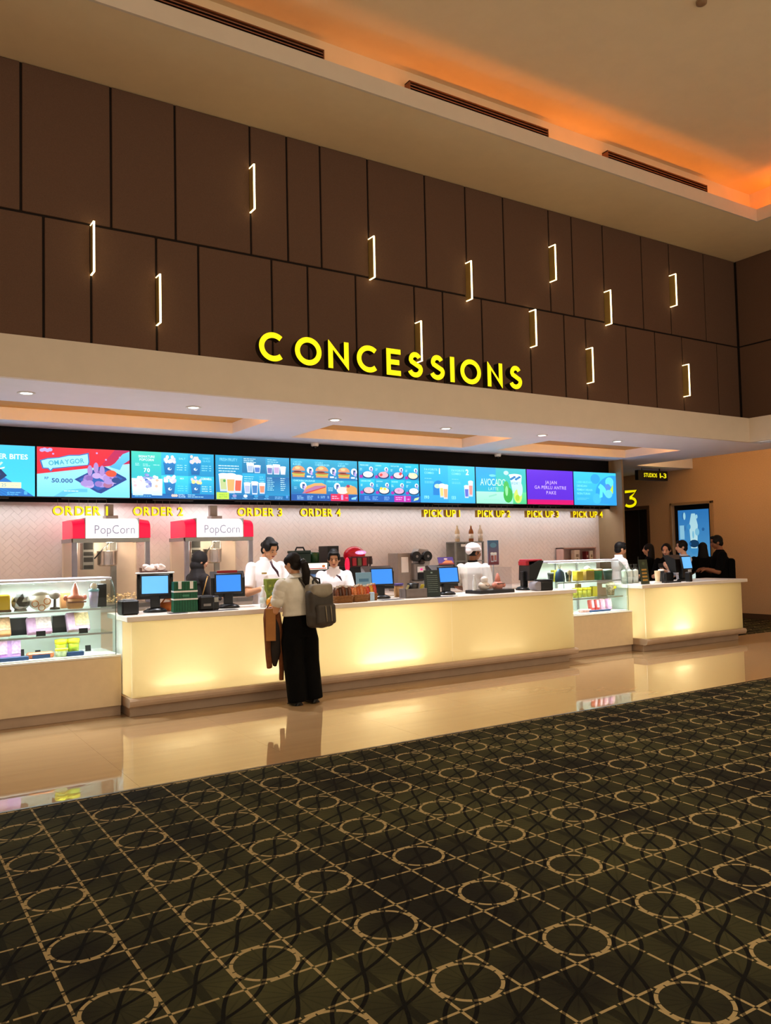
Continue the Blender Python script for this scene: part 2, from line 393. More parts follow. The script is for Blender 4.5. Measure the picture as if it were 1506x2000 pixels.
# --- alcove back wall with a field of small herringbone tiles
wb = struct(MB().box(X_LEFT, Y_BACK, 0, X_STUB, Y_BACK+.12, Z_SOF+.2).build('wall_back', M_WALLB), 'white tiled back wall of the concession alcove')
def herringbone():
    bm = bmesh.new(); L, W, g = .135, .0675, .0022; t = .0026
    c45 = math.sqrt(.5)
    X0, X1, Z0, Z1 = -.5, X_STUB-.01, .75, 2.42
    def add(u, v, du, dv):
        pts = [(u+g/2, v+g/2), (u+du-g/2, v+g/2), (u+du-g/2, v+dv-g/2), (u+g/2, v+dv-g/2)]
        ws = [((a-b)*c45, (a+b)*c45) for a, b in pts]
        if min(p[0] for p in ws) < X0 or max(p[0] for p in ws) > X1 or min(p[1] for p in ws) < Z0 or max(p[1] for p in ws) > Z1: return
        tl = random.uniform(-.0005, .0005)
        ce = (sum(p[0] for p in ws)/4, sum(p[1] for p in ws)/4)
        f = [bm.verts.new((p[0]+(ce[0]-p[0])*.05, Y_BACK-t+tl*(1 if i % 2 else -1), p[1]+(ce[1]-p[1])*.05)) for i, p in enumerate(ws)]
        bk = [bm.verts.new((p[0], Y_BACK-.0005, p[1])) for p in ws]
        bm.faces.new(f)
        for i in range(4): bm.faces.new((bk[i], bk[(i+1) % 4], f[(i+1) % 4], f[i]))
    n = 110
    for i in range(-n, 260):
        for j in range(-140, 140):
            # herringbone lattice: shift by (W, W) along the stair, repeat (2W... ) across
            u, v = i*W + j*L*1.0, i*W - j*L*1.0
            x = (u-v)*c45; z = (u+v)*c45
            if x < X0-.3 or x > X1+.3 or z < Z0-.3 or z > Z1+.3: continue
            add(u, v, L, W); add(u, v+W, W, L)
    bmesh.ops.recalc_face_normals(bm, faces=bm.faces)
    me = bpy.data.meshes.new('tile_field'); bm.to_mesh(me); bm.free(); me.materials.append(M_TILE)
    o = link('tile_field', me, wb); o['kind'] = 'stuff'; o['label'] = 'small glossy white tiles laid in a diagonal herringbone'
herringbone()
struct(MB().box(X_STUB, Y_STUB, 0, X_STUB+.05, Y_BACK+4.4, Z_SOF+.02, .003).build('wall_stub', M_BEIGE), 'beige wall end beside the last menu screen')
# dark bulkhead the screens hang on
struct(MB().box(X_LEFT, Y_BAND, 2.30, X_STUB-.002, Y_BAND+.05, Z_SOF+.01).build('wall_bulkhead', M_BLACK), 'black bulkhead band above the menu screens')

# --- corridor: ceiling with cove, wall, doorway
X_CV = 13.65
cc_ = MB()
cc_.box(X_WALL, Y_FASC-.6, Z_SOF, X_CV, 11.5, Z_SOF+.03)
cc_.box(X_STUB, 11.5, Z_SOF, X_COR, 16, Z_SOF+.03)
cc_.box(X_WALL, 2.0, Z_SOF, X_COR+.1, Y_FASC-.6, Z_SOF+.03)
cc_.box(X_CV-.02, Y_FASC-.6, Z_SOF+.03, X_CV, 11.52, Z_SOF+.34)
cc_.box(X_CV-.02, 11.5, Z_SOF+.03, X_COR, 11.52, Z_SOF+.34)
cc_.box(X_CV-.02, Y_FASC-.62, Z_SOF+.03, X_COR, Y_FASC-.6, Z_SOF+.34)
cc_.box(X_CV-.02, Y_FASC-.62, Z_SOF+.34, X_COR+.05, 11.52, Z_SOF+.37)
struct(cc_.build('ceiling_corridor', M_SOFFIT), 'white corridor ceiling with a lit cove along the tan wall')
area('corridor_cove_led', (X_CV+.08, 9.4, Z_SOF+.06), (PI, 0, 0), .04, 3.6, 26, (1.0, .55, .16))
# wall with a doorway and a niche for the poster screen
DY0, DY1, DZ = 12.80, 13.75, 2.43
NY0, NY1, NZ0, NZ1 = 11.02, 12.12, .5, 2.51
cw = MB()
X0, X1 = X_COR, X_COR+.5
for y0, y1, z0, z1 in ((2.0, NY0, 0, 3.62), (NY0, NY1, 0, NZ0), (NY0, NY1, NZ1, 3.62), (NY1, DY0, 0, 3.62), (DY0, DY1, DZ, 3.62), (DY1, 16, 0, 3.62)):
    cw.box(X0, y0, z0, X1, y1, z1)
struct(cw.build('wall_corridor', M_CORR), 'tan textured corridor wall')
struct(MB().box(X_COR-.02, 2.0, 0, X_COR, NY0+1.7, .11, .004).build('baseboard_right', M_BASEB))
struct(MB().box(X_STUB, 15.9, 0, X_COR+.5, 16.0, Z_SOF+.1).build('wall_end', M_CORR), 'far end wall of the corridor')
nf = MB()      # splayed niche surround
for y0, y1, z0, z1 in ((NY0, NY0+.07, NZ0, NZ1), (NY1-.05, NY1, NZ0, NZ1), (NY0, NY1, NZ1-.06, NZ1)):
    nf.box(X_COR-.05, y0, z0, X_COR+.12, y1, z1, .006)
struct(nf.build('trim_5', mat('tan_frame', '#a98a68', .6, noise=.05)), 'tan frame around the poster screen niche')
# doorway to studio 3: dark vestibule with a door pair
d3 = struct(MB().box(X_COR+.5, DY0-.3, 0, X_COR+3.2, DY0-.2, 2.8).box(X_COR+.5, DY1+.2, 0, X_COR+3.2, DY1+.3, 2.8)
            .box(X_COR+3.1, DY0-.3, 0, X_COR+3.2, DY1+.3, 2.8).box(X_COR+.3, DY0-.3, 2.7, X_COR+3.2, DY1+.3, 2.8)
            .box(X_COR+.3, DY0-.3, -.05, X_COR+3.2, DY1+.3, 0).build('door_1', M_BLACK), 'dark doorway under the yellow number 3')
MB().box(X_COR-.015, DY0-.07, 0, X_COR+.05, DY0, DZ+.07).box(X_COR-.015, DY1, 0, X_COR+.05, DY1+.07, DZ+.07).box(X_COR-.015, DY0, DZ, X_COR+.05, DY1, DZ+.07).build('door_frame', mat('brown_door_frame', '#5a4230', .5), d3)
M_DOOR = mat('black_door_leaf', '#14110f', .45)
for ya, yb in ((DY0, (DY0+DY1)/2-.004), ((DY0+DY1)/2+.004, DY1)):
    MB().box(X_COR+.28, ya, 0, X_COR+.33, yb, DZ, .004).build('door_leaf', M_DOOR, d3)
MB().box(X_COR+.25, (DY0+DY1)/2+.05, .9, X_COR+.27, (DY0+DY1)/2+.07, 1.3).build('door_handle', mat('brushed_steel', '#9a9a98', .3, .9), d3)

# --- AC grilles on the riser of the high recess
KL = (Z_CEIL-CAM_H)/(6.12-CAM_H)
M_GR = mat('brown_grille_metal', '#7a5138', .5, .2)
for (xa, xb, lab) in ((.55, 4.10, 'long brown air grille at the top left, cut by the picture edge'), (5.2, 7.36, 'long brown air grille in the middle of the orange cove'), (8.45, 10.6, 'long brown air grille nearest the right corner of the cove')):
    yg = Y_LIP+.20
    t = thing('air_grille', lab, 'air grille', ((xa+xb)/2, yg, Z_LIP+.05), 0, 'air grilles in the cove')
    hw = (xb-xa)/2
    MB().box(-hw, 0, 0, hw, .1, .012).box(-hw, 0, .19, hw, .1, .202).box(-hw, 0, 0, -hw+.012, .1, .202).box(hw-.012, 0, 0, hw, .1, .202).build('frame', M_GR, t)
    MB().box(-hw+.012, .06, .012, hw-.012, .1, .19).build('backing', mat('grille_dark', '#2a1a10', .8), t)
    for k in range(5):
        z = .025+k*.035
        MB().box(-hw+.012, .004, z, hw-.012, .05, z+.010, rot=(math.radians(25), 0, 0)).build('slat', M_GR, t)

# --- fixed lamps: soffit downlights
M_DL = mat('lit_lamp_disc', '#fff6ea', .4, emit=9, ecol='#fff4e6', noise=0)
M_WRIM = mat('white_lamp_rim', '#efece8', .4)
dl0 = None
ORD = ['leftmost', 'second', 'third', 'fourth', 'fifth', 'rightmost']
for i, (x, y) in enumerate(DOWN):
    lab = ORD[i] + ' of the six round white downlights in the soffit' if i in (0, 5) else ORD[i] + ' from the left of the six round downlights in the soffit'
    if dl0 is None:
        dl0 = thing('downlight', lab, 'downlight', (x, y, Z_SOF-.001), 0, 'soffit downlights')
        MB().lathe([(.055, 0), (.085, 0), (.088, -.006), (.08, -.012), (.06, -.010), (.055, -.004)], n=28).build('rim', M_WRIM, dl0)
        MB().lathe([(0, -.003), (.056, -.003), (.056, -.006), (0, -.007)], n=24).build('lamp_lens', M_DL, dl0)
    else: dup(dl0, (x, y, Z_SOF-.001), label=lab)
# fittings for the added fill lamps, high in the recess
lb0 = None
for i, (x, y) in enumerate(LOBBY_FILL):
    lab = 'added unseen fill downlight in the high lobby ceiling'
    if lb0 is None:
        lb0 = thing('added_fill_downlight', lab, 'downlight', (x, y, Z_UP), 0, 'added lobby fill downlights')
        MB().lathe([(.10, 0), (.13, 0), (.13, -.012), (.11, -.018), (.10, -.008)], n=24).build('rim', M_WRIM, lb0)
        MB().lathe([(0, -.004), (.10, -.004), (.10, -.008), (0, -.009)], n=24).build('lamp_lens', M_DL, lb0)
    else: dup(lb0, (x, y, Z_UP))
# dome cameras
cam0 = None
for (px, py, lab) in ((604, 868, 'small white dome camera on the soffit above the burger menu'), (967, 887, 'small white dome camera on the soffit above the avocado menu')):
    p = onZ(px, py, Z_SOF); loc = (p.x, min(p.y, Y_BAND-.12), Z_SOF)
    if cam0 is None:
        cam0 = thing('dome_camera', lab, 'camera', loc, 0, 'dome cameras')
        MB().lathe([(.0, 0), (.06, 0), (.06, -.03), (.052, -.05), (.03, -.055), (0, -.055)], n=20).build('housing', M_WRIM, cam0)
        MB().ell((0, -.006, -.058), (.034, .034, .034)).build('camera_eye', mat('black_gloss', '#08080a', .08, noise=0), cam0)
    else: dup(cam0, loc, label=lab)
# smoke detector near the top right of the high ceiling
p = onZ(1370, 2, Z_UP)
t = thing('smoke_detector', 'small round detector on the high ceiling at the top edge', 'detector', (p.x, p.y, Z_UP))
MB().lathe([(0, 0), (.055, 0), (.052, -.03), (.03, -.045), (0, -.045)], n=20).build('housing', mat('brown_plastic', '#8a6a4a', .5), t)

# --- vertical light fins in the panel joints
M_FIN = mat('brass_fin', '#b89a58', .5, .1, noise=.05)
M_FLED = mat('warm_led_strip', '#fff3d6', .4, emit=5.0, ecol='#ffe2a0', noise=0)
FINS = [(3.406,5.668,5.16,'in the top panel row, leftmost of that row'),(1.782,4.729,4.222,'hanging just below the panel joint at far left'),
        (2.402,4.325,3.83,'in the lower panels, second from the left edge'),(4.87,5.176,4.684,'above the joint over the letters N and C'),
        (5.50,4.268,3.801,'partly hidden behind the first letter S'),(6.28,5.121,4.66,'above the joint over the letter I'),
        (7.33,4.666,4.198,'just below the joint right of the big sign'),(7.72,5.601,5.126,'high in the top row over the sign end'),
        (8.36,4.283,3.82,'low in the lower row, second from the right'),(8.76,5.146,4.676,'resting on the joint, second from right'),
        (10.19,5.624,5.137,'in the top row nearest the right corner'),(10.41,4.277,3.80,'in the lower row nearest the right corner')]
fin0 = None
for X7, za, zb, w_ in FINS:
    x = X7*SCL; z1 = CAM_H+(za-CAM_H)*SCL; z0 = CAM_H+(zb-CAM_H)*SCL
    lab = 'slim glowing vertical wall light ' + w_; zc = (z0+z1)/2
    if fin0 is None:
        fin0 = thing('wall_light', lab, 'wall light', (x, Y_WALL, zc), 0, 'vertical wall lights'); h = .262; d = .125; tk = .0095
        MB().box(-tk*.5, -d+.012, -h+.012, tk*.5, .02, h-.012).build('fin', M_FIN, fin0)
        MB().box(-tk, -d, -h, tk, -d+.014, h, .002).box(-tk, -d+.014, h-.007, tk, .012, h, .002).box(-tk, -d+.014, -h, tk, .012, -h+.007, .002).build('led_diffuser', M_FLED, fin0)
    else: dup(fin0, (x, Y_WALL, zc), label=lab)
# ================================================================ LETTERING AND SCREENS
GL = {}
def glyph(ch, bold=False):
    """2D triangulated glyph of the built-in font, left edge at 0: (verts, faces, width)"""
    k = (ch, bold)
    if k in GL: return GL[k]
    cu = bpy.data.curves.new('glyph', 'FONT'); cu.body = ch; cu.size = 1.0; cu.resolution_u = 3; cu.fill_mode = 'FRONT'
    cu.offset = .022 if bold else 0.0
    o = bpy.data.objects.new('glyph', cu); COL.objects.link(o)
    dg = bpy.context.evaluated_depsgraph_get()
    me = bpy.data.meshes.new_from_object(o.evaluated_get(dg))
    vs = [(v.co.x, v.co.y) for v in me.vertices]; fs = [tuple(p.vertices) for p in me.polygons]
    x0 = min((v[0] for v in vs), default=0); x1 = max((v[0] for v in vs), default=.25)
    GL[k] = ([(a-x0, b) for a, b in vs], fs, x1-x0)
    bpy.data.objects.remove(o); bpy.data.curves.remove(cu); bpy.data.meshes.remove(me)
    return GL[k]
def layout(s, bold=False, gap=.09):
    x = 0; out = []
    for ch in s:
        if ch == ' ': x += .28; continue
        v, f, w_ = glyph(ch, bold); out.append((ch, x, v, f, w_)); x += w_+gap
    return out, max(x-gap, .01)

class Art:
    """flat print: coloured shapes laid over each other, each a hair above the last"""
    def __init__(s): s.bm = bmesh.new(); s.lay = s.bm.loops.layers.float_color.new('Col'); s.z = 0
    def face(s, pts, cols):
        f = s.bm.faces.new([s.bm.verts.new((p[0], -s.z, p[1])) for p in pts])
        for l, c in zip(f.loops, cols): l[s.lay] = (*c, 1)
        if f.normal.y > 0: pass
        return f
    def up(s): s.z += .00022
    def poly(s, pts, c, c2=None):
        s.up(); c = lin(c)
        if c2 is None: s.face(pts, [c]*len(pts))
        else:
            c2 = lin(c2); ys = [p[1] for p in pts]; a, b = min(ys), max(ys)
            s.face(pts, [tuple(c2[i]+(c[i]-c2[i])*((p[1]-a)/(b-a+1e-9)) for i in range(3)) for p in pts])
        return s
    def rect(s, x0, y0, x1, y1, c, c2=None): return s.poly([(x0, y0), (x1, y0), (x1, y1), (x0, y1)], c, c2)
    def ell(s, cx, cy, rx, ry, c, n=20, a0=0, a1=2*PI, c2=None):
        return s.poly([(cx+rx*math.cos(a0+(a1-a0)*i/n), cy+ry*math.sin(a0+(a1-a0)*i/n)) for i in range(n+(a1-a0 < 6.2))], c, c2)
    def text(s, t, x, y, size, c, bold=True, align='l', sx=1.0, rot=0, fit=None, gap=.09):
        s.up(); c = lin(c); lay, w_ = layout(t, bold, gap)
        k = size/.72
        if fit: sx = fit/(w_*k)
        ox = {'l': 0, 'c': -w_/2, 'r': -w_}[align]; cr, sr = math.cos(rot), math.sin(rot)
        for ch, gx, vs, fs, gw in lay:
            P = []
            for a, b in vs:
                u, v = (a+gx+ox)*k*sx, b*k
                P.append(s.bm.verts.new((x+u*cr-v*sr, -s.z, y+u*sr+v*cr)))
            for q in fs:
                f = s.bm.faces.new([P[i] for i in q])
                for l in f.loops: l[s.lay] = (*c, 1)
        return s
    def bars(s, x, y, w_, n, c, h=.014, gap=.034, rag=.35):
        for i in range(n):
            xx = x; yy = y-i*gap; wt = w_*(1-rag*random.random())
            while xx < x+wt:
                l = random.uniform(.03, .09); s.rect(xx, yy, min(xx+l, x+wt), yy+h, c); xx += l+.012
        return s
    def build(s, name, m, parent, sx, sz):
        bm = s.bm
        for v in bm.verts: v.co.x *= sx; v.co.z *= sz
        for f in bm.faces: f.normal_update()
        fl = [f for f in bm.faces if f.normal.y > 0]
        bmesh.ops.reverse_faces(bm, faces=fl)
        me = bpy.data.meshes.new(name); bm.to_mesh(me); bm.free(); me.materials.append(m)
        return link(name, me, parent)
def print_mat(name, emit, rough=.3):
    m = bpy.data.materials.new(name); m.use_nodes = True; g = NG(m); b = m.node_tree.nodes['Principled BSDF']
    a = g.node('ShaderNodeAttribute'); a.attribute_name = 'Col'
    b.inputs['Roughness'].default_value = rough
    if emit:
        b.inputs['Base Color'].default_value = (.01, .01, .012, 1); g.l.new(a.outputs['Color'], b.inputs['Emission Color']); b.inputs['Emission Strength'].default_value = emit
    else: g.l.new(a.outputs['Color'], b.inputs['Base Color'])
    return m
M_SCREEN = print_mat('lit_display', 1.25)
M_PRINT = print_mat('printed_card', 0, .5)
M_POSTSC = print_mat('lit_poster_display', .8)
M_BEZEL = mat('black_screen_bezel', '#0b0c10', .35)

# ---- artwork of the ten menu screens (width 1.8, height 1)
def burger(a, x, y, w_):
    a.ell(x, y+.20*w_, .5*w_, .10*w_, '#d8c060'); a.rect(x-.46*w_, y-.02*w_, x+.46*w_, y+.16*w_, '#cf9258')
    a.ell(x, y+.17*w_, .5*w_, .07*w_, '#a8b850'); a.ell(x, y+.27*w_, .52*w_, .07*w_, '#a8603c'); a.ell(x-.1*w_, y+.36*w_, .32*w_, .05*w_, '#6a1f2a')
    a.ell(x, y+.42*w_, .5*w_, .36*w_, '#d99a60', a0=0, a1=PI, c2='#c88a70'); a.ell(x-.08*w_, y+.62*w_, .2*w_, .1*w_, '#e9bd88')
def cup(a, x, y, w_, h, c, body='#dfe7f2', lid='#f4f8fc'):
    a.poly([(x-w_*.38, y), (x+w_*.38, y), (x+w_*.5, y+h), (x-w_*.5, y+h)], body, '#b9c9e0'); a.poly([(x-w_*.3, y+h*.12), (x+w_*.3, y+h*.12), (x+w_*.38, y+h*.75), (x-w_*.38, y+h*.75)], c)
    a.ell(x, y+h, w_*.53, h*.09, lid)
def dish(a, x, y, w_, c, c2):
    a.ell(x, y, w_*.55, w_*.28, '#123a6a'); a.ell(x, y+.05*w_, w_*.45, w_*.24, c)
    for k in range(5): a.ell(x+random.uniform(-.28, .28)*w_, y+random.uniform(.0, .22)*w_, .12*w_, .10*w_, c2 if k % 2 else c)
def plug(a, x, y, r):
    a.ell(x, y, r, r, '#e4f2fb'); a.rect(x-.3*r, y-.9*r, x+.5*r, y+.45*r, '#1d4f86'); a.rect(x+.1*r, y-1.3*r, x+.75*r, y-.1*r, '#b79fe0')
def popc(a, x, y, w_, h, c='#e6e6f0'):
    a.poly([(x-.36*w_, y), (x+.36*w_, y), (x+.5*w_, y+.6*h), (x-.5*w_, y+.6*h)], '#1c78b8', '#0f5f9e')
    for k in range(16):
        a.ell(x+random.uniform(-.45, .45)*w_, y+(.62+random.uniform(0, .32)*(1-abs(k % 5-2)/4))*h, .13*w_, .09*h, c if k % 3 else '#c9c4d8')
    a.ell(x, y+.28*h, .16*w_, .07*h, '#dff2fb'); a.ell(x+.06*w_, y+.30*h, .07*w_, .05*h, '#1c78b8')
def art_bites(a):
    a.rect(0, 0, 1.8, 1, '#2fb9ea', '#3cc6ee'); a.poly([(0, 0), (1.78, 0), (.9, .62), (0, .75)], '#1678c4', '#1a66b4')
    for k in range(6): a.poly([(1.0+.1*k, 0), (1.02+.1*k, 0), (.5+.05*k, .4), (.49+.05*k, .4)], '#1b86cc')
    a.poly([(.1, .32), (1.15, .28), (1.3, .4), (1.0, .74), (.3, .8)], '#10305e'); a.poly([(.2, .36), (1.1, .33), (1.2, .42), (.95, .7), (.35, .75)], '#173f78')
    for k in range(14): a.ell(.3+random.random()*.75, .42+random.random()*.25, .1, .08, random.choice(['#e8502e', '#d4452a', '#f0d6c8', '#f5ece8']))
    a.ell(.85, .66, .2, .16, '#f4f1ee'); a.ell(.75, .74, .14, .1, '#ffffff')
    a.text('CHOPPER BITES', 1.67, .73, .10, '#dcefdc', align='r', gap=.05)
    a.poly([(1.1, .57), (1.2, .67), (1.23, .65), (1.14, .55)], '#b7ecc9'); a.poly([(1.12, .53), (1.26, .57), (1.25, .54), (1.14, .51)], '#eaf3d0')
    a.rect(.98, .155, 1.55, .27, '#f2edb4'); a.rect(.98, .155, 1.12, .27, '#f0d84a'); a.text('25', 1.2, .185, .06, '#6f9ab0'); a.bars(1.36, .2, .15, 1, '#a9c0b8')
    a.bars(1.3, .06, .3, 2, '#5fb0e4'); a.rect(1.6, .03, 1.66, .1, '#4aa6e2')
def art_omaygor(a):
    a.rect(0, 0, 1.8, 1, '#a9e2f4', '#6fcdf0'); a.poly([(0, .45), (1.8, .72), (1.8, 1), (0, 1)], '#e4253c', '#cf2038'); a.poly([(1.2, .63), (1.8, .72), (1.8, 1), (1.5, 1)], '#a81f5a', '#bf2048')
    a.poly([(1.8, .98), (1.66, .92), (1.5, .72), (1.38, .64), (1.6, .58), (1.66, .7), (1.8, .8)], '#5fc4ee', '#46a5e0')
    a.poly([(.05, .73), (.10, .56), (.2, .56), (.26, .50), (.3, .56), (.98, .66), (1.0, .72), (.98, .92), (.80, .87), (.6, .86), (.4, .80), (.2, .78)], '#1d6ab0')
    a.poly([(.08, .72), (.12, .58), (.21, .58), (.25, .53), (.29, .58), (.96, .67), (.975, .73), (.96, .89), (.8, .85), (.6, .84), (.4, .785), (.2, .76)], '#96dcf2')
    a.text('OMAYGOR', .22, .63, .095, '#3aa0bc', rot=.115, fit=.68); a.bars(.42, .625, .28, 1, '#6fc0d8', h=.012)
    a.text('RP', .14, .35, .05, '#2b6aa0', gap=.02); a.text('50.000', .27, .29, .085, '#1a4f8c', fit=.40, gap=.05)
    a.poly([(.3, 0), (.5, .13), (.8, .17), (.95, .17), (.95, .1), (.8, .1), (.58, .06), (.5, 0)], '#58b6e0'); a.bars(.5, .11, .36, 1, '#c4e8f4', h=.018)
    a.poly([(.70, .36), (1.14, .10), (1.22, .08), (1.74, .38), (1.72, .42), (1.3, .64), (1.2, .64)], '#123f86'); a.poly([(.78, .36), (1.16, .14), (1.66, .4), (1.28, .6)], '#1c5aa8')
    for k in range(26):
        t = random.random(); a.ell(.86+t*.62, .24+random.random()*.30*(1-abs(t-.5)), .055+.05*random.random(), .06, random.choice(['#8a6fb8', '#9d86c8', '#7c5fa8', '#b49ad0', '#a0688c']))
    for k in range(3): a.ell(1.0+.12*k, .55+.06*(k % 2), .05, .11, '#a085c4')
    a.ell(1.42, .5, .11, .07, '#e8503a'); a.ell(1.52, .36, .09, .06, '#173f80')
    for x, y in ((.28, .85), (1.12, .90), (1.3, .77), (1.58, .83)): a.rect(x, y, x+.035, y+.03, '#b39ae0')
    for k in range(4): a.ell(.09+.05*k, .93+.015*(k % 2), .045, .035, '#a7a0dc')
def art_popcorn(a):
    a.rect(0, 0, 1.8, 1, '#22b7c8', '#1293c6'); a.rect(0, 0, .63, 1, '#35c8b4', '#1ba0c8'); a.rect(.63, .5, 1.22, 1, '#2cb6d6', '#1a98c8'); a.rect(1.22, .5, 1.8, 1, '#1fa2cc', '#1689bc')
    a.rect(.63, .1, 1.22, .5, '#38cbe0', '#1fa5d4'); a.rect(1.22, .1, 1.8, .5, '#2bb8da', '#168fc4'); a.rect(0, 0, 1.8, .10, '#0f62a8')
    a.text('SIGNATURE', .32, .87, .05, '#d8f4f0', align='c', fit=.34); a.text('POPCORN', .32, .80, .05, '#d8f4f0', align='c', fit=.30)
    a.bars(.08, .73, .1, 2, '#a9e6e2'); a.bars(.24, .72, .15, 2, '#a9e6e2'); a.bars(.46, .71, .14, 1, '#a9e6e2'); a.text('70', .32, .56, .085, '#f2fffb', align='c')
    for x, c in ((.12, '#d8b8c0'), (.52, '#e0b8a4')):
        a.poly([(x-.1, .06), (x+.12, .06), (x+.13, .42), (x-.12, .42)], '#e9f2f4', '#bfe6f0')
        for k in range(12): a.ell(x+random.uniform(-.09, .1), .18+.3*random.random(), .035, .03, random.choice([c, '#f4ecec', '#ffffff']))
    a.poly([(.22, .08), (.43, .08), (.44, .44), (.21, .44)], '#dcecf6', '#c9f0f2')
    for k in range(14): a.ell(.325+random.uniform(-.08, .08), .22+.28*random.random(), .036, .03, random.choice(['#8f98d0', '#7a84c4', '#a8aee0', '#4e74b8']))
    a.bars(.06, .035, .5, 1, '#6fc0e4')
    popc(a, .80, .52, .27, .44); popc(a, 1.37, .53, .25, .43, '#d4ccc8'); popc(a, .80, .08, .25, .44); popc(a, 1.37, .11, .24, .38, '#ead48c')
    a.text('SALT', 1.0, .85, .045, '#9fe0ee', bold=False); a.text('SWEET', 1.53, .88, .04, '#79cfe8', bold=False); a.text('GLAZE', 1.53, .82, .04, '#79cfe8', bold=False); a.text('MIX', 1.02, .42, .035, '#c2f2f4'); a.text('CORNELL', 1.48, .42, .048, '#eafaff', fit=.25)
    for x, y, c in ((.95, .72, '#a8e4f0'), (1.5, .72, '#8fd6ec'), (.96, .26, '#66d2e6'), (1.5, .26, '#c4f0f8')): a.bars(x, y, .15, 3, c, gap=.05, rag=.2); a.bars(x+.17, y, .05, 3, c, gap=.05, rag=.2)
    for k in range(3): a.ell(.85+.04*k, .06, .03, .03, '#e2c0b4')
    a.text('EXTRA', .98, .062, .028, '#c8e8f4', fit=.13); a.text('FLAVOR', .98, .022, .028, '#c8e8f4', fit=.15); a.bars(1.18, .07, .18, 1, '#a4d8ee'); a.bars(1.18, .03, .5, 1, '#a4d8ee')
def art_fruity(a):
    a.rect(0, 0, 1.8, 1, '#1597c4', '#0f6ea8'); a.rect(.63, .62, 1.2, 1, '#1a86b4', '#136c9c'); a.rect(1.2, .55, 1.8, 1, '#1b97c4', '#146f9c'); a.rect(.63, .1, 1.2, .6, '#1fa6d2', '#1575b0'); a.rect(1.2, .1, 1.8, .54, '#14609c', '#1689bc'); a.rect(0, 0, 1.8, .10, '#0e5f9a')
    a.text('FRESH FRUITY', .10, .87, .07, '#8fd8ee', bold=False, fit=.42)
    a.bars(.07, .75, .48, 3, '#c4e8f6', h=.02, gap=.06, rag=.2)
    cup(a, .19, .18, .24, .38, '#b6c48a'); cup(a, .52, .15, .22, .38, '#e8604c'); cup(a, .35, .14, .24, .42, '#eaa868'); a.ell(.2, .42, .03, .03, '#4e9a4e')
    cup(a, .82, .63, .18, .20, '#9fb4d0'); cup(a, .99, .62, .17, .17, '#4e7ac0'); cup(a, 1.3, .60, .16, .20, '#6f74b0'); cup(a, 1.47, .60, .18, .22, '#b4a0c8'); cup(a, 1.63, .60, .15, .18, '#d4dcec')
    cup(a, .74, .14, .16, .24, '#a8b0d0'); cup(a, .92, .12, .17, .28, '#3a78b4'); cup(a, 1.10, .14, .16, .24, '#e08868')
    a.bars(.66, .93, .36, 3, '#cfeaf6', gap=.04); a.bars(1.24, .93, .30, 3, '#a4dcf0', gap=.05); a.bars(.66, .52, .30, 3, '#9fdcf2', gap=.05); a.bars(1.03, .52, .12, 3, '#7fd0ec', gap=.05)
    a.bars(1.22, .50, .2, 7, '#aee0f2', gap=.046); a.bars(1.55, .50, .14, 7, '#c4e8f6', gap=.046)
    a.rect(0, 0, .29, .155, '#b6dc4a'); a.text('MAKE IT', .06, .085, .035, '#5a8a3c', bold=False, fit=.19); a.text('BETTER', .06, .035, .035, '#5a8a3c', bold=False, fit=.19)
    for k in range(4): a.ell(.42+.26*k, .08, .05, .035, random.choice(['#2f8fc4', '#d4e8f4', '#8a8cc0'])); a.bars(.35+.26*k, .02, .13, 1, '#7fbede')
    a.bars(1.4, .06, .2, 2, '#7fb8e4'); a.rect(1.68, .04, 1.73, .11, '#4a90d4')
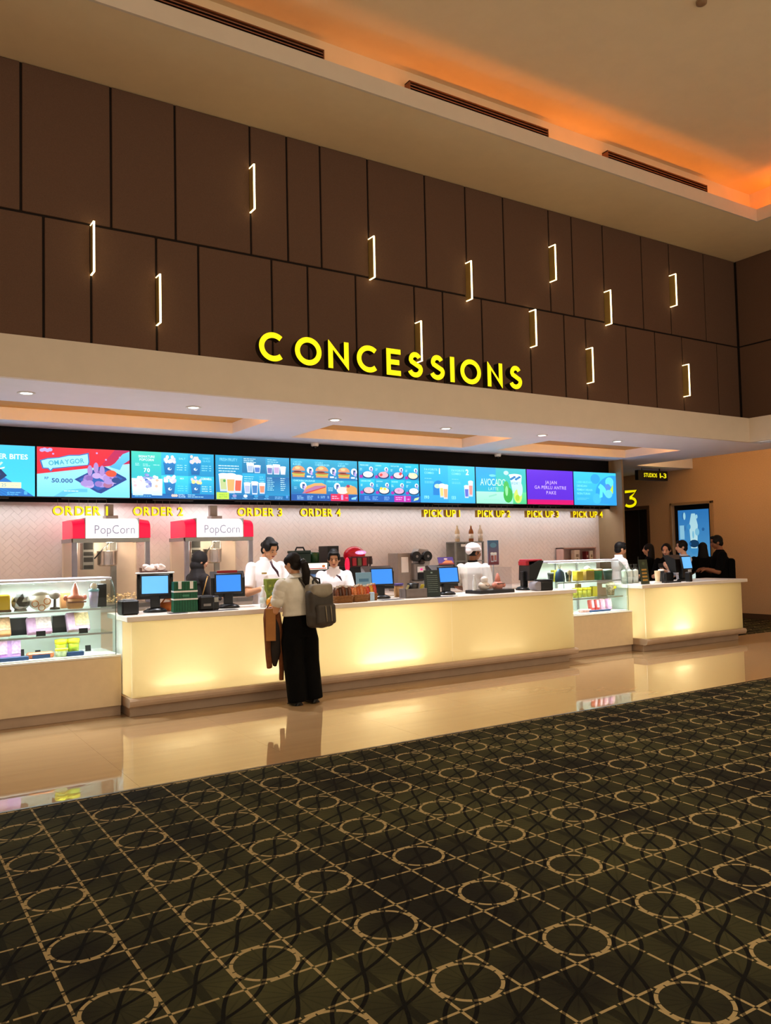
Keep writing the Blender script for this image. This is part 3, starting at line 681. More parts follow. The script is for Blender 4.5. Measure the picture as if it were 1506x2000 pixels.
def art_burger(a):
    a.rect(0, 0, 1.8, 1, '#1aa0c8', '#0f62a8'); 
    for k in range(3): a.rect(.02+.6*k, .52, .6+.6*k, .98, '#18a0c4', '#0f70ac')
    a.rect(.02, .17, .88, .50, '#1ea8c8', '#0f66a4'); a.rect(.92, .17, 1.8, .50, '#1ea8c8', '#0f66a4'); a.rect(0, 0, 1.8, .15, '#0d4f9c')
    for x, t1, t2 in ((.06, 'CHICKEN', 'BURGER'), (.64, 'DOUBLE', 'CHEESEBURGER'), (1.26, 'CRISPY FISH', 'BURGER')):
        a.text(t1, x, .90, .045, '#6fd0ea', bold=False, gap=.03); a.text(t2, x, .845, .045, '#8fdcf0', bold=False, gap=.03)
    burger(a, .20, .57, .34); burger(a, .82, .57, .35); burger(a, 1.42, .57, .33)
    for x in (.50, 1.12, 1.70): plug(a, x, .73, .085); a.rect(x-.09, .56, x+.02, .60, '#d4ecf8'); a.bars(x+.04, .57, .06, 2, '#a8d4ec', gap=.025)
    a.text('CHICKEN SAUSAGE', .06, .455, .042, '#aee8f4', bold=False, fit=.56); a.text('FISH AND CHIPS', .96, .455, .042, '#8fdcec', bold=False, fit=.44)
    plug(a, .31, .36, .085); plug(a, 1.22, .36, .085); a.bars(.07, .31, .1, 2, '#8fc8e8'); a.bars(.97, .31, .13, 3, '#a4d8f0')
    a.poly([(.29, .17), (.92, .17), (.92, .38), (.80, .43), (.6, .42), (.4, .35)], '#d8a468', '#d08c4a'); a.poly([(.27, .17), (.4, .17), (.9, .33), (.9, .37), (.62, .36), (.4, .27)], '#a87098'); a.poly([(.35, .19), (.9, .345), (.9, .32), (.38, .17)], '#c43a3a')
    a.poly([(1.22, .17), (1.78, .17), (1.76, .3), (1.6, .4), (1.5, .38), (1.35, .32)], '#d8b088', '#c88c48'); a.ell(1.36, .26, .16, .09, '#dcd0cc'); a.ell(1.62, .28, .15, .1, '#d09a5c'); a.ell(1.52, .37, .05, .035, '#a8324e')
    for x in (.14, .4): a.bars(x, .10, .18, 3, '#8fc0ec', gap=.035)
    a.bars(.68, .10, .05, 2, '#8fc0ec'); a.bars(.76, .10, .14, 2, '#8fc0ec'); a.bars(.94, .10, .05, 2, '#8fc0ec'); a.rect(1.03, 0, 1.52, .17, '#cf2050'); a.bars(1.06, .10, .2, 2, '#f0a4c4', gap=.05, h=.024); a.rect(1.31, .03, 1.37, .15, '#b49cd8'); a.text('+10', 1.42, .06, .04, '#f0a4c4'); a.poly([(1.6, .04), (1.72, .04), (1.76, .12), (1.6, .08)], '#7fc0e8')
def art_snacks(a):
    a.rect(0, 0, 1.8, 1, '#1fb4d2', '#1272b8')
    cs = [('#d8e6ea', '#c4dce4'), ('#e4a4b0', '#d44a4a'), ('#e0c8cc', '#d2424a'), ('#e8e0b8', '#ece49c'), ('#d4b4b8', '#e4ccd0'), ('#e6dcc8', '#e8cc40'), ('#d0a4c4', '#c48cb4'), ('#dcf2f0', '#c0e8ea')]
    nm = ['FRENCH FRIES', 'CHICKEN', 'MIX PLATTER', 'NACHOS', 'CHICKEN STRIPS', 'SAMOSAS', 'SAUSAGES', 'DIMSUM']
    for k in range(8):
        i, j = k % 4, k//4; x = .02+.445*i; y = .58-.40*j
        a.rect(x, y, x+.425, y+.38, '#22bcd6' if (i+j) % 2 else '#1cacce', '#1383c0'); a.text(nm[k], x+.03, y+.32, .032, '#b4ecf4', bold=False, gap=.03); a.bars(x+.02, y+.24, .07, 2, '#a8e4f2')
        plug(a, x+.34, y+.25, .055); dish(a, x+.25, y+.09, .32, *cs[k]); a.ell(x+.05, y+.05, .05, .04, '#a42a9c')
    a.rect(0, 0, 1.8, .16, '#0f58ac')
    for x in (.13, .36, .7): a.bars(x, .11, .18, 3, '#7fb4ec', gap=.035)
    a.rect(1.0, 0, 1.5, .16, '#b4249c'); a.bars(1.04, .10, .22, 2, '#eca4e0', gap=.05, h=.022); a.rect(1.29, .02, 1.34, .15, '#a4a0e0'); a.text('+10', 1.38, .05, .04, '#eca4e0'); a.poly([(1.58, .03), (1.72, .06), (1.76, .13), (1.62, .1)], '#b8dca0')
def art_combo(a):
    a.rect(0, 0, .9, 1, '#2fb4e6', '#2c9ce0'); a.rect(.9, 0, 1.8, 1, '#3cc2ec', '#34a8e4')
    for x, d, pr in ((.14, '1', '190'), (1.02, '2', '133')):
        a.text('FAVORITE', x, .85, .055, '#86d8f2', fit=.42); a.text('COMBO', x, .76, .055, '#86d8f2', fit=.30); a.text(d, x+.47, .77, .15, '#eafaff', bold=True)
        a.bars(x, .63, .32, 1, '#7fd2f0'); a.bars(x, .55, .3, 2, '#74ccf0', gap=.035); a.text(pr, x-.02, .10, .085, '#8fdcf4', bold=True)
    a.ell(.57, .42, .17, .17, '#1f84cc', a0=0, a1=PI); a.rect(.40, .2, .60, .44, '#1f7cc8'); a.ell(.54, .44, .10, .06, '#b8d8c0')
    cup(a, .69, .14, .18, .34, '#e6c878'); cup(a, .80, .10, .17, .36, '#efa478')
    cup(a, 1.50, .14, .16, .32, '#5a6cc8'); cup(a, 1.64, .18, .16, .40, '#ea9088')
def art_avocado(a):
    a.rect(0, 0, 1.8, 1, '#2a9fe0', '#35b4b8'); a.rect(.7, .33, 1.8, 1, '#36b4c4', '#44bea0'); a.rect(0, 0, 1.8, .33, '#a6e6cc', '#8fe0c0'); a.rect(1.3, 0, 1.8, .33, '#62cf96', '#4cc080')
    a.ell(.58, .78, .12, .035, '#6fcbd0'); a.text('AVOCADO', .15, .50, .20, '#c4ecd4', bold=False, fit=.9, gap=.02); a.text('LATTE', .43, .37, .085, '#b0e4d4', bold=False, fit=.35)
    for k in range(6): a.ell(.46+.045*k, .2+.01*k, .03, .025, '#86cdb8')
    a.ell(1.07, .87, .09, .06, '#b4e2dc'); a.poly([(1.3, .3), (1.58, .3), (1.64, .78), (1.18, .84)], '#d8f0f2', '#a4d8e4'); a.ell(1.4, .8, .24, .05, '#e4f6f8')
    for k in range(6): a.ell(1.25+.06*k, .7+.03*(k % 3), .05, .03, '#2a78b8')
    a.text('xoxo', 1.24, .55, .11, '#5aa0b8', bold=False)
    a.ell(1.12, .25, .17, .22, '#3aa84a'); a.ell(1.06, .48, .10, .16, '#4cb45a'); a.ell(1.07, .36, .05, .14, '#8ed89a')
    a.ell(1.48, .22, .15, .2, '#c4e86a'); a.ell(1.56, .42, .10, .2, '#b8ecd8'); a.ell(1.46, .17, .08, .09, '#a4c83a'); a.bars(.25, .1, .6, 1, '#86d4b8')
def art_jajan(a):
    a.rect(0, 0, 1.8, 1, '#5a2fd0', '#5628c4'); a.rect(0, 0, 1.8, .14, '#c01472', '#d01060')
    a.text('JAJAN', .92, .60, .095, '#b9a0f0', align='c', fit=.46); a.text('GA PERLU ANTRE', .90, .45, .095, '#b9a0f0', align='c', fit=1.24); a.text('PAKE', .92, .30, .095, '#b9a0f0', align='c', fit=.38)
def art_cashless(a):
    a.rect(0, 0, 1.8, 1, '#3cc0f0', '#2fa0ec'); a.poly([(1.8, .0), (1.8, .92)]+[(1.75+.85*math.cos(math.radians(t)), .35+.58*math.sin(math.radians(t))) for t in range(100, 216, 10)], '#2a94e8'); a.ell(.9, .8, .2, .15, '#2e9cec'); a.ell(.95, .2, .18, .16, '#3cb0f0')
    for i, t in enumerate(('LEBIH MUDAH', 'DENGAN', 'PEMBAYARAN', 'NON-TUNAI')): a.text(t, .12, .66-.115*i, .065, '#5acef4' if i == 0 else '#6fd4f6', fit=(.62, .42, .64, .54)[i], gap=.04)
    a.bars(.12, .2, .5, 2, '#62c8f4', gap=.04)
    a.poly([(1.05, .22), (1.18, .25), (1.2, .42), (1.3, .3), (1.35, .5), (1.2, .62), (1.1, .66), (1.0, .55), (1.08, .48)], '#5ad4ee'); a.ell(1.5, .72, .18, .15, '#58d0f2'); a.ell(1.42, .56, .12, .1, '#4a88e8'); a.poly([(1.48, .42), (1.66, .66), (1.64, .36)], '#b4d83c'); a.ell(1.45, .35, .16, .13, '#62c8f6')
ARTS = [(art_bites, 'leftmost menu screen, blue with BITES lettering, cut by the picture edge'), (art_omaygor, 'red and pale blue menu screen reading OMAYGOR with the price 50.000'),
        (art_popcorn, 'teal menu screen of popcorn buckets headed signature popcorn'), (art_fruity, 'blue menu screen of fruit drinks in plastic cups, fresh fruity'),
        (art_burger, 'blue menu screen showing three burgers above a hot dog'), (art_snacks, 'blue menu screen showing eight small snack dishes in two rows'),
        (art_combo, 'light blue menu screen with favorite combo 1 and 2'), (art_avocado, 'green and teal menu screen reading AVOCADO LATTE'),
        (art_jajan, 'purple menu screen reading JAJAN GA PERLU ANTRE PAKE'), (art_cashless, 'rightmost plain light blue menu screen with pale text lines')]
SX0, SPI, SZ0, SH = .633, 1.1765, 2.352, .646
M_MOUNT = mat('black_mount_metal', '#121214', .5)
for i, (fn, lab) in enumerate(ARTS):
    x0 = SX0+SPI*i; W_ = SPI-.008
    t = thing('menu_screen', lab, 'screen', (x0, Y_SCR, SZ0), 0, 'menu screens above the counter')
    MB().box(0, 0, 0, W_, .055, SH, .004).build('bezel', M_BEZEL, t)
    MB().box(W_*.26, .02, -.022, W_*.74, .05, .0).box(W_*.3, .055, .1, W_*.7, .17, SH-.1).build('mount', M_MOUNT, t)
    a = Art(); random.seed(40+i); fn(a)
    o = a.build('display', M_SCREEN, t, (W_-.016)/1.8, SH-.016); o.location = (.008, -.0015, .008)
    part(o, 'glowing printed display')

# ---- 3D letters hung on wires: ORDER 1-4, PICK UP 1-4
def solid_glyph(bm_owner, vs, fs, x, z, k, sx, depth):
    """extruded letter, slot 0 face, slot 1 sides"""
    bm = bm_owner.bm
    F = [bm.verts.new((x+a*k*sx, 0, z+b*k)) for a, b in vs]; B = [bm.verts.new((x+a*k*sx, depth, z+b*k)) for a, b in vs]
    cnt = {}
    for q in fs:
        f = bm.faces.new([F[i] for i in q]); f.material_index = 0
        g = bm.faces.new([B[i] for i in reversed(q)]); g.material_index = 1
        for a, b in zip(q, q[1:]+q[:1]): cnt[(a, b)] = 1
    for a, b in cnt:
        if (b, a) not in cnt:
            f = bm.faces.new((F[a], F[b], B[b], B[a])); f.material_index = 1
M_YFACE = mat('lit_yellow_acrylic', '#f5e11a', .4, emit=.70, ecol='#ffe800', noise=0)
M_YSIDE = mat('amber_letter_return', '#8a6410', .5, emit=.06, ecol='#c08a10', noise=.05)
M_WIRE = mat('hanging_wire', '#8a8278', .4, .6)
SIGNS = [('ORDER 1', 2.0, 2.68), ('ORDER 2', 3.01, 3.69), ('ORDER 3', 4.49, 5.19), ('ORDER 4', 5.49, 6.18), ('PICK UP 1', 7.75, 8.50), ('PICK UP 2', 8.88, 9.62), ('PICK UP 3', 10.02, 10.80), ('PICK UP 4', 11.17, 11.96)]
SLAB = {'ORDER 1': 'yellow hanging letters ORDER 1, under the red OMAYGOR screen', 'ORDER 2': 'yellow hanging letters ORDER 2, under the popcorn menu screen', 'ORDER 3': 'yellow hanging letters ORDER 3, under the fruit drinks screen', 'ORDER 4': 'yellow hanging letters ORDER 4, under the burger menu screen',
        'PICK UP 1': 'yellow hanging letters PICK UP 1, under the combo menu screen', 'PICK UP 2': 'yellow hanging letters PICK UP 2, under the avocado latte screen', 'PICK UP 3': 'yellow hanging letters PICK UP 3, under the purple screen', 'PICK UP 4': 'yellow hanging letters PICK UP 4, under the rightmost screen'}
for s, xa, xb in SIGNS:
    z0 = 2.125; hgt = .118; dep = .05 if s[0] == 'O' else .075
    t = thing('hanging_sign', SLAB[s], 'sign', (xa, Y_SCR-.02, z0), 0, 'yellow letter signs under the screens')
    lay, w_ = layout(s, True, .12); k = hgt/.72; sx = (xb-xa)/(w_*k)
    for ch, gx, vs, fs, gw in lay:
        mb = MB(); solid_glyph(mb, vs, fs, gx*k*sx, 0, k, sx, dep); mb.build('letter', [M_YFACE, M_YSIDE], t)
        xc = (gx+gw/2)*k*sx
        MB().cyl((xc, dep*.5, hgt*.9), (xc, dep*.5, SZ0-z0-.024), .002, n=5).build('wire', M_WIRE, t)

# ---- CONCESSIONS: free standing geometric channel letters on the soffit ledge
def arc(cx, cy, rx, ry, a0, a1, n=28): return [(cx+rx*math.cos(math.radians(a0+(a1-a0)*i/n)), cy+ry*math.sin(math.radians(a0+(a1-a0)*i/n))) for i in range(n+1)]
def ribbon(pts, wd, closed=False):
    n = len(pts); L, R = [], []
    for i, p in enumerate(pts):
        a = pts[(i-1) % n] if closed or i > 0 else p; b = pts[(i+1) % n] if closed or i < n-1 else p
        d = Vector((b[0]-a[0], b[1]-a[1])).normalized(); nn = Vector((-d.y, d.x))*wd/2
        L.append((p[0]+nn.x, p[1]+nn.y)); R.append((p[0]-nn.x, p[1]-nn.y))
    return L, R
def ribbon_solid(mb, pts, wd, depth, closed=False):
    L, R = ribbon(pts, wd, closed); bm = mb.bm; n = len(pts)
    V = [[bm.verts.new((q[0], y, q[1])) for q in P] for P, y in ((L, 0), (R, 0), (L, depth), (R, depth))]
    for i in range(n if closed else n-1):
        j = (i+1) % n
        for quad, mi in (((V[0][i], V[0][j], V[1][j], V[1][i]), 0), ((V[2][i], V[3][i], V[3][j], V[2][j]), 1), ((V[0][i], V[2][i], V[2][j], V[0][j]), 1), ((V[1][i], V[1][j], V[3][j], V[3][i]), 1)):
            f = bm.faces.new(quad); f.material_index = mi
    if not closed:
        for i in (0, n-1):
            f = bm.faces.new((V[0][i], V[1][i], V[3][i], V[2][i])); f.material_index = 1
def poly_solid(mb, pts, depth):
    bm = mb.bm; n = len(pts); F = [bm.verts.new((a, 0, b)) for a, b in pts]; B = [bm.verts.new((a, depth, b)) for a, b in pts]
    f = bm.faces.new(F); f.material_index = 0; f = bm.faces.new(B[::-1]); f.material_index = 1
    for i in range(n):
        f = bm.faces.new((F[i], F[(i+1) % n], B[(i+1) % n], B[i])); f.material_index = 1
def big_letter(mb, ch, w_, h, s, dep):
    if ch == 'O': ribbon_solid(mb, arc(w_/2, h/2, w_/2-s/2, h/2-s/2, 0, 360, 40)[:-1], s, dep, True)
    elif ch == 'C': ribbon_solid(mb, arc(w_*.56, h/2, w_*.56-s/2, h/2-s/2, 48, 312, 34), s, dep)
    elif ch == 'I': poly_solid(mb, [(0, 0), (w_, 0), (w_, h), (0, h)], dep)
    elif ch == 'N': poly_solid(mb, [(0, 0), (s, 0), (s, h*.68), (w_-s*.1, -h*.015), (w_, 0), (w_, h), (w_-s, h), (w_-s, h*.34), (s*.1, h*1.02), (0, h)], dep)
    elif ch == 'E': poly_solid(mb, [(0, 0), (w_, 0), (w_, s), (s, s), (s, h/2-s/2), (w_*.9, h/2-s/2), (w_*.9, h/2+s/2), (s, h/2+s/2), (s, h-s), (w_, h-s), (w_, h), (0, h)], dep)
    elif ch == 'S':
        r = w_*.42-s/2; R_ = w_*.5-s/2; top = arc(w_*.52, h-s/2-(h*.23-s*.1), r, h*.235-s*.18, 25, 200, 18); bot = arc(w_*.5, s/2+h*.245, R_, h*.25-s*.1, 20, -160, 18)
        ribbon_solid(mb, top+bot, s, dep)
    elif ch == '3':
        ribbon_solid(mb, [(w_*.05, h-s/2), (w_*.9, h-s/2), (w_*.45, h*.58)], s, dep); ribbon_solid(mb, arc(w_*.42, h*.31, w_*.5-s/2, h*.31-s/2, 95, -145, 26), s, dep)
M_YBIG = mat('lit_yellow_sign_face', '#f2e010', .35, emit=.75, ecol='#f7ea00', noise=0)
M_DKRET = mat('dark_letter_return', '#1c130e', .6, noise=.05)
K2 = 8.11/7.48
t = thing('concessions_sign', 'large yellow lit letters CONCESSIONS standing on the soffit', 'sign', (0, Y_FASC+.02, Z_FTOP))
LET = [('C',3.32,3.60),('O',3.72,4.03),('N',4.11,4.36),('C',4.46,4.735),('E',4.84,5.03),('S',5.12,5.33),('S',5.425,5.64),('I',5.72,5.783),('O',5.87,6.18),('N',6.28,6.515),('S',6.62,6.83)]
for ch, a_, b_ in LET:
    w_ = (b_-a_)*K2; mb = MB(); big_letter(mb, ch, w_, .322, .062, .10)
    o = mb.build('letter', [M_YBIG, M_DKRET], t); o.location = (a_*K2, 0, .035)
    lg = MB()
    for u in ((.5,) if ch == 'I' else (.3, .62) if ch in 'COS' else (.12, .88)): lg.cyl((w_*u, .05, -.035), (w_*u, .05, .02), .006, n=6)
    lg.build('stand_pin', M_DKRET, o)
# number 3 over the studio door
n3 = onX(1223, 990, X_COR); mb = MB(); big_letter(mb, '3', .40, .42, .065, .03)
o3 = mb.build('studio_number', [M_YBIG, M_DKRET]); o3.location = (X_COR-.035, 13.43, 2.48); o3.rotation_euler = (0, 0, -PI/2)
tag(o3, 'yellow number 3 on the wall above the dark doorway', 'sign')
# STUDIOS 1-3 hanging sign
t = thing('studios_sign', 'black box sign reading STUDIOS 1-3 hung from the corridor ceiling', 'sign', (14.0, 11.75, 2.98))
MB().box(0, 0, 0, .96, .10, .215, .006).build('sign_box', mat('black_sign_box', '#15110d', .5), t)
MB().cyl((.17, .05, .21), (.17, .05, Z_SOF-2.98), .011, n=8).build('hanger_rod', M_DKRET, t)
MB().cyl((.75, .05, .21), (.75, .05, Z_SOF-2.98), .011, n=8).build('hanger_rod', M_DKRET, t)
a = Art(); a.text('STUDIOS', .17, .07, .085, '#f0e010', fit=.43, gap=.04); a.text('1-3', .69, .06, .105, '#f0e010', fit=.22, gap=.04)
o = a.build('sign_text', print_mat('lit_sign_text', 1.0), t, 1, 1); o.location = (0, -.002, 0)
# poster screen in the corridor niche
t = thing('poster_screen', 'tall blue poster display in the tan framed niche', 'screen', (X_COR+.06, (NY0+NY1)/2, NZ0))
MB().box(-.02, -.5, .0, .1, .5, 1.96, .01).build('bezel', M_BEZEL, t)
a = Art(); a.rect(0, 0, 1, 1, '#2a74b8', '#5aa4d0'); a.ell(.5, .62, .19, .2, '#3f8cc4'); a.poly([(.4, .5), (.6, .5), (.64, .8), (.56, .95), (.44, .95), (.36, .8)], '#a9d8e6', '#c4e8ec'); a.ell(.5, .56, .16, .05, '#123a5e')
random.seed(5)
for k in range(16): a.ell(random.uniform(.05, .95), random.uniform(.02, .95), random.uniform(.03, .08), random.uniform(.02, .05), random.choice(['#7fc0dc', '#1f5f9c', '#3f90c8', '#a0d4e4']))
a.poly([(.05, .0), (.95, .0), (.9, .16), (.1, .2)], '#cfe4e0', '#e4f0e0')
for k in range(5): a.rect(.12+.16*k, .2, .23+.16*k, .33, '#bfe2ee')
a.rect(.05, .62, .2, .8, '#8cc4de'); a.rect(.68, .28, .84, .46, '#a8d6e8'); a.ell(.2, .06, .12, .05, '#78b85a'); a.ell(.72, .05, .12, .05, '#d8a058')
o = a.build('display', M_POSTSC, t, .80, 1.72); o.rotation_euler = (0, 0, -PI/2); o.location = (-.022, .40, .12)
# ================================================================ COUNTERS AND DISPLAY CASES
M_WTOP = mat('white_solid_surface', '#e6ddd4', .28, noise=.02)
M_BODY = mat('beige_laminate', '#d8c3a2', .5, noise=.03)
M_PLINTH = mat('taupe_stone_plinth', '#ae9680', .4, noise=.06, nscale=5)
M_INNER = mat('white_light_box', '#f2ede2', .8, noise=0)
M_ALU = mat('satin_aluminium', '#b9b9bc', .3, .85)
M_CHROME = mat('polished_trim', '#c9c8d0', .12, .9, noise=0)
M_STEEL = mat('brushed_steel', '#9a9a98', .3, .9)
M_GLASS = glass('case_glass', (.95, .985, .97), .035)
M_ACRYL = glass('clear_acrylic', (.95, .95, .96), .05)
M_BLKP = mat('black_plastic', '#0e0f12', .35, noise=.05)
M_GRYP = mat('grey_plastic', '#8d8a88', .45)
M_WHTP = mat('white_plastic', '#ecebe8', .4, noise=.02)
M_REDP = mat('red_plastic', '#a31220', .35)
def panel_mat():
    m = bpy.data.materials.new('backlit_cream_acrylic'); m.use_nodes = True; g = NG(m); nt = m.node_tree
    for n in list(nt.nodes): nt.nodes.remove(n)
    out = g.node('ShaderNodeOutputMaterial'); tr = g.node('ShaderNodeBsdfTranslucent'); df = g.node('ShaderNodeBsdfDiffuse'); gl = g.node('ShaderNodeBsdfGlossy')
    tr.inputs[0].default_value = (.90, .82, .575, 1); df.inputs[0].default_value = (.75, .66, .45, 1); gl.inputs['Roughness'].default_value = .25
    a = g.node('ShaderNodeMixShader'); a.inputs[0].default_value = .78; g.l.new(df.outputs[0], a.inputs[1]); g.l.new(tr.outputs[0], a.inputs[2])
    b = g.node('ShaderNodeMixShader'); b.inputs[0].default_value = .03; g.l.new(a.outputs[0], b.inputs[1]); g.l.new(gl.outputs[0], b.inputs[2])
    g.l.new(b.outputs[0], out.inputs[0]); return m
M_LITP = panel_mat()
LEDC = (1.0, .80, .46)
def lit_counter(name, label, x0, x1, seams, lamps, sheet):
    """front lit counter body; origin on the floor"""
    yf = Y_FRONT; yb = 8.84
    t = thing(name, label, 'counter', (x0, yf, 0)); w_ = x1-x0; d = yb-yf
    # plinth with a rounded nosing
    MB().box(-.005, .055, 0, w_-.05, d, .10, .004).build('plinth', M_PLINTH, t)
    prof = [(.05, .10), (-.01, .10), (-.035, .115), (-.045, .14), (-.045, .165), (-.03, .185), (.03, .190)]
    MB().rings([[(xx, a, b) for a, b in prof+[(.3, .190), (.3, .10)]] for xx in (-.03, w_+.03)], smooth=False).build('nosing', M_PLINTH, t)
    MB().box(.006, .33, .19, w_-.006, .35, .935).box(.006, .02, .19, w_-.006, .33, .194).box(.006, .02, .93, w_-.006, .33, .937).build('light_box', M_INNER, t)
    MB().box(.02, .36, .10, w_-.02, d, .935).build('carcass', M_BODY, t)
    MB().box(-.002, .335, .192, .02, d, .936, .002).build('end_cover', M_WHTP, t)
    xs_ = [0.0]+[s-x0 for s in seams]+[w_]
    for a, b in zip(xs_, xs_[1:]):
        mb = MB(); e = .0025
        mb.quad([(a+e, .0, .192), (b-e, .0, .192), (b-e, .0, .936), (a+e, .0, .936)])
        for q in (((a+e, 0, .192), (b-e, 0, .192), (b-e, .010, .192), (a+e, .010, .192)), ((a+e, 0, .936), (b-e, 0, .936), (b-e, .010, .936), (a+e, .010, .936))): mb.quad(q)
        part(mb.build('lit_panel', M_LITP, t, recalc=False), 'glowing cream front panel')
    for xx in (0.0, w_):
        mb = MB(); mb.quad([(xx, .004, .192), (xx, .33, .192), (xx, .33, .936), (xx, .004, .936)])
        part(mb.build('lit_end_panel', M_LITP, t, recalc=False), 'glowing cream end panel')
    for (c, l, pw) in lamps:
        area('counter_tube', (c, yf+.050, .206), (math.radians(130), 0, 0), l, .03, pw*.95, (1.0, .90, .68))
    for (c, l, pw) in sheet:
        area('counter_led_sheet', (c, yf+.325, .56), (PI/2, 0, 0), l, .70, pw, LEDC)
    return t
lit_counter('lit_counter', 'long main counter with glowing cream front panels', 2.21, 8.25, [6.145],
            [(2.75, .6, 2.4), (3.8, .5, 2.4), (5.25, .8, 6.5), (6.9, .9, 1.0)], [(4.15, 3.8, 2.5), (7.2, 1.95, 1.35)])
lit_counter('lit_counter', 'short right counter with glowing cream front panels', 9.72, 12.08, [],
            [(10.0, .2, .7), (10.55, .35, 3.2)], [(10.9, 2.2, 1.7)])
def worktop(x0, x1, label):
    t = thing('worktop', label, 'worktop', (x0, 8.09, .937))
    MB().box(0, 0, 0, x1-x0, .78, .053, .005).build('slab', M_WTOP, t)
    return t
worktop(2.16, 8.29, 'white worktop of the long main counter')
worktop(9.63, 12.2, 'white worktop of the short right counter')
ZT = .99

# ---- base cabinets under the glass cases
def case_base(x0, x1, label):
    t = thing('case_base', label, 'cabinet', (x0, 8.34, 0)); w_ = x1-x0
    MB().box(0, .03, 0, w_, .62, .10, .003).build('plinth', M_PLINTH, t)
    MB().box(0, 0, .10, w_, .64, .585, .004).build('body', M_BODY, t)
    MB().box(0, -.008, .585, w_, .64, .605, .003).build('white_ledge', M_WHTP, t)
case_base(-.9, 2.165, 'beige cabinet under the left glass display case')
case_base(8.286, 9.684, 'beige cabinet under the glass display case between the two counters')
Z_C0, Z_S2, Z_S1, Z_CT = .61, .828, 1.07, 1.375
def glass_case(x0, x1, label, tag_):
    """curved glass display case; origin front left bottom on its cabinet"""
    y0 = 8.35; t = thing('display_case', label, 'display case', (x0, y0, Z_C0-.004)); w_ = x1-x0; D = .62; H = Z_CT-Z_C0
    prof = [(0, 0), (0, H*.62)] + [(.26-.26*math.cos(a), H*.62+(H*.38)*math.sin(a)) for a in [PI/2*i/9 for i in range(1, 8)]]
    fr = MB()
    for (a, b), (c, d_) in zip(prof, prof[1:]):
        fr.rings([[(0, a, b), (0, a+.006, b), (0, c+.006, d_), (0, c, d_)], [(w_, a, b), (w_, a+.006, b), (w_, c+.006, d_), (w_, c, d_)]], smooth=False)
    part(fr.build('front_glass', M_GLASS, t), 'curved clear front glass')
    end = prof+[(D, H), (D, 0)]
    for xx in (0, w_-.006):
        part(MB().poly(end, plane='yz', d0=xx, d1=xx+.006).build('end_glass', M_GLASS, t), 'clear end glass')
        MB().tube([(xx+.003, a, b) for a, b in prof], .0035, n=6).build('glass_edge', mat('dark_glass_edge', '#3f5a50', .2), t)
    MB().box(-.002, .165, H-.020, w_+.002, D+.01, H+.004, .006, 2).build('top_trim', mat('lilac_reflection_trim', '#dcdaec', .5, 0), t)  # lilac reflection on the case top put into the trim colour
    MB().box(0, .002, 0, w_, D, .012).build('tray', M_WHTP, t)
    for z, y in ((Z_S2-Z_C0, .10), (Z_S1-Z_C0, .13)):
        s = part(MB().box(.01, y, z-.010, w_-.01, D-.03, z).build('glass_shelf', M_GLASS, t), 'glass shelf')
        MB().box(.01, y-.008, z-.014, w_-.01, y+.002, z+.004).build('shelf_rail', M_ALU, s)
    bk = MB()
    for k in range(3):
        xa, xb = w_*k/3, w_*(k+1)/3
        bk.box(xa+.004, D-.012+.006*(k % 2), .012, xb-.004, D-.004+.006*(k % 2), H-.02)
    part(bk.build('back_panel', mat('white_back_panel', '#dfe6e2', .35, noise=.03), t), 'white sliding rear panels')
    for k in range(1, 3): MB().box(w_*k/3-.012, D-.04, .012, w_*k/3+.012, D-.012, H-.01, .002).build('upright', M_ALU, t)
    led = MB().box(.03, .29, H-.03, w_-.03, .33, H-.014).build('led_tube', mat('lit_white_tube', '#ffffff', .4, emit=4, ecol='#f4fff8', noise=0), t)
    area('case_led', ((x0+x1)/2, y0+.30, Z_CT-.035), (math.radians(-8), 0, 0), w_-.1, .04, 11*(w_/1.4), (.93, 1.0, .96))
    area('case_led', ((x0+x1)/2, y0+.12, Z_S1-.02), (math.radians(-12), 0, 0), w_-.1, .02, 3.2*(w_/1.4), (.93, 1.0, .96))
    area('case_led', ((x0+x1)/2, y0+.10, Z_S2-.02), (math.radians(-12), 0, 0), w_-.1, .02, 3.2*(w_/1.4), (.93, 1.0, .96))
    return t
glass_case(-.88, 2.120, 'curved glass display case at the left end of the counters', 'L')
glass_case(8.30, 9.622, 'curved glass display case between the two lit counters', 'R')

# ---- back counter along the tiled wall
t = thing('back_counter', 'beige back counter along the tiled wall behind the staff', 'counter', (-.6, 10.72, 0))
MB().box(0, .03, 0, 12.6, .70, .10).build('plinth', M_PLINTH, t)
MB().box(0, 0, .10, 12.6, .70, .88, .004).build('body', M_BODY, t)
MB().box(-.01, -.02, .88, 12.61, .70, .92, .004).build('top', M_WTOP, t)
ZB = .92

# ================================================================ EQUIPMENT
def P(x, Y, y=1170): return onY(x, y, Y).x
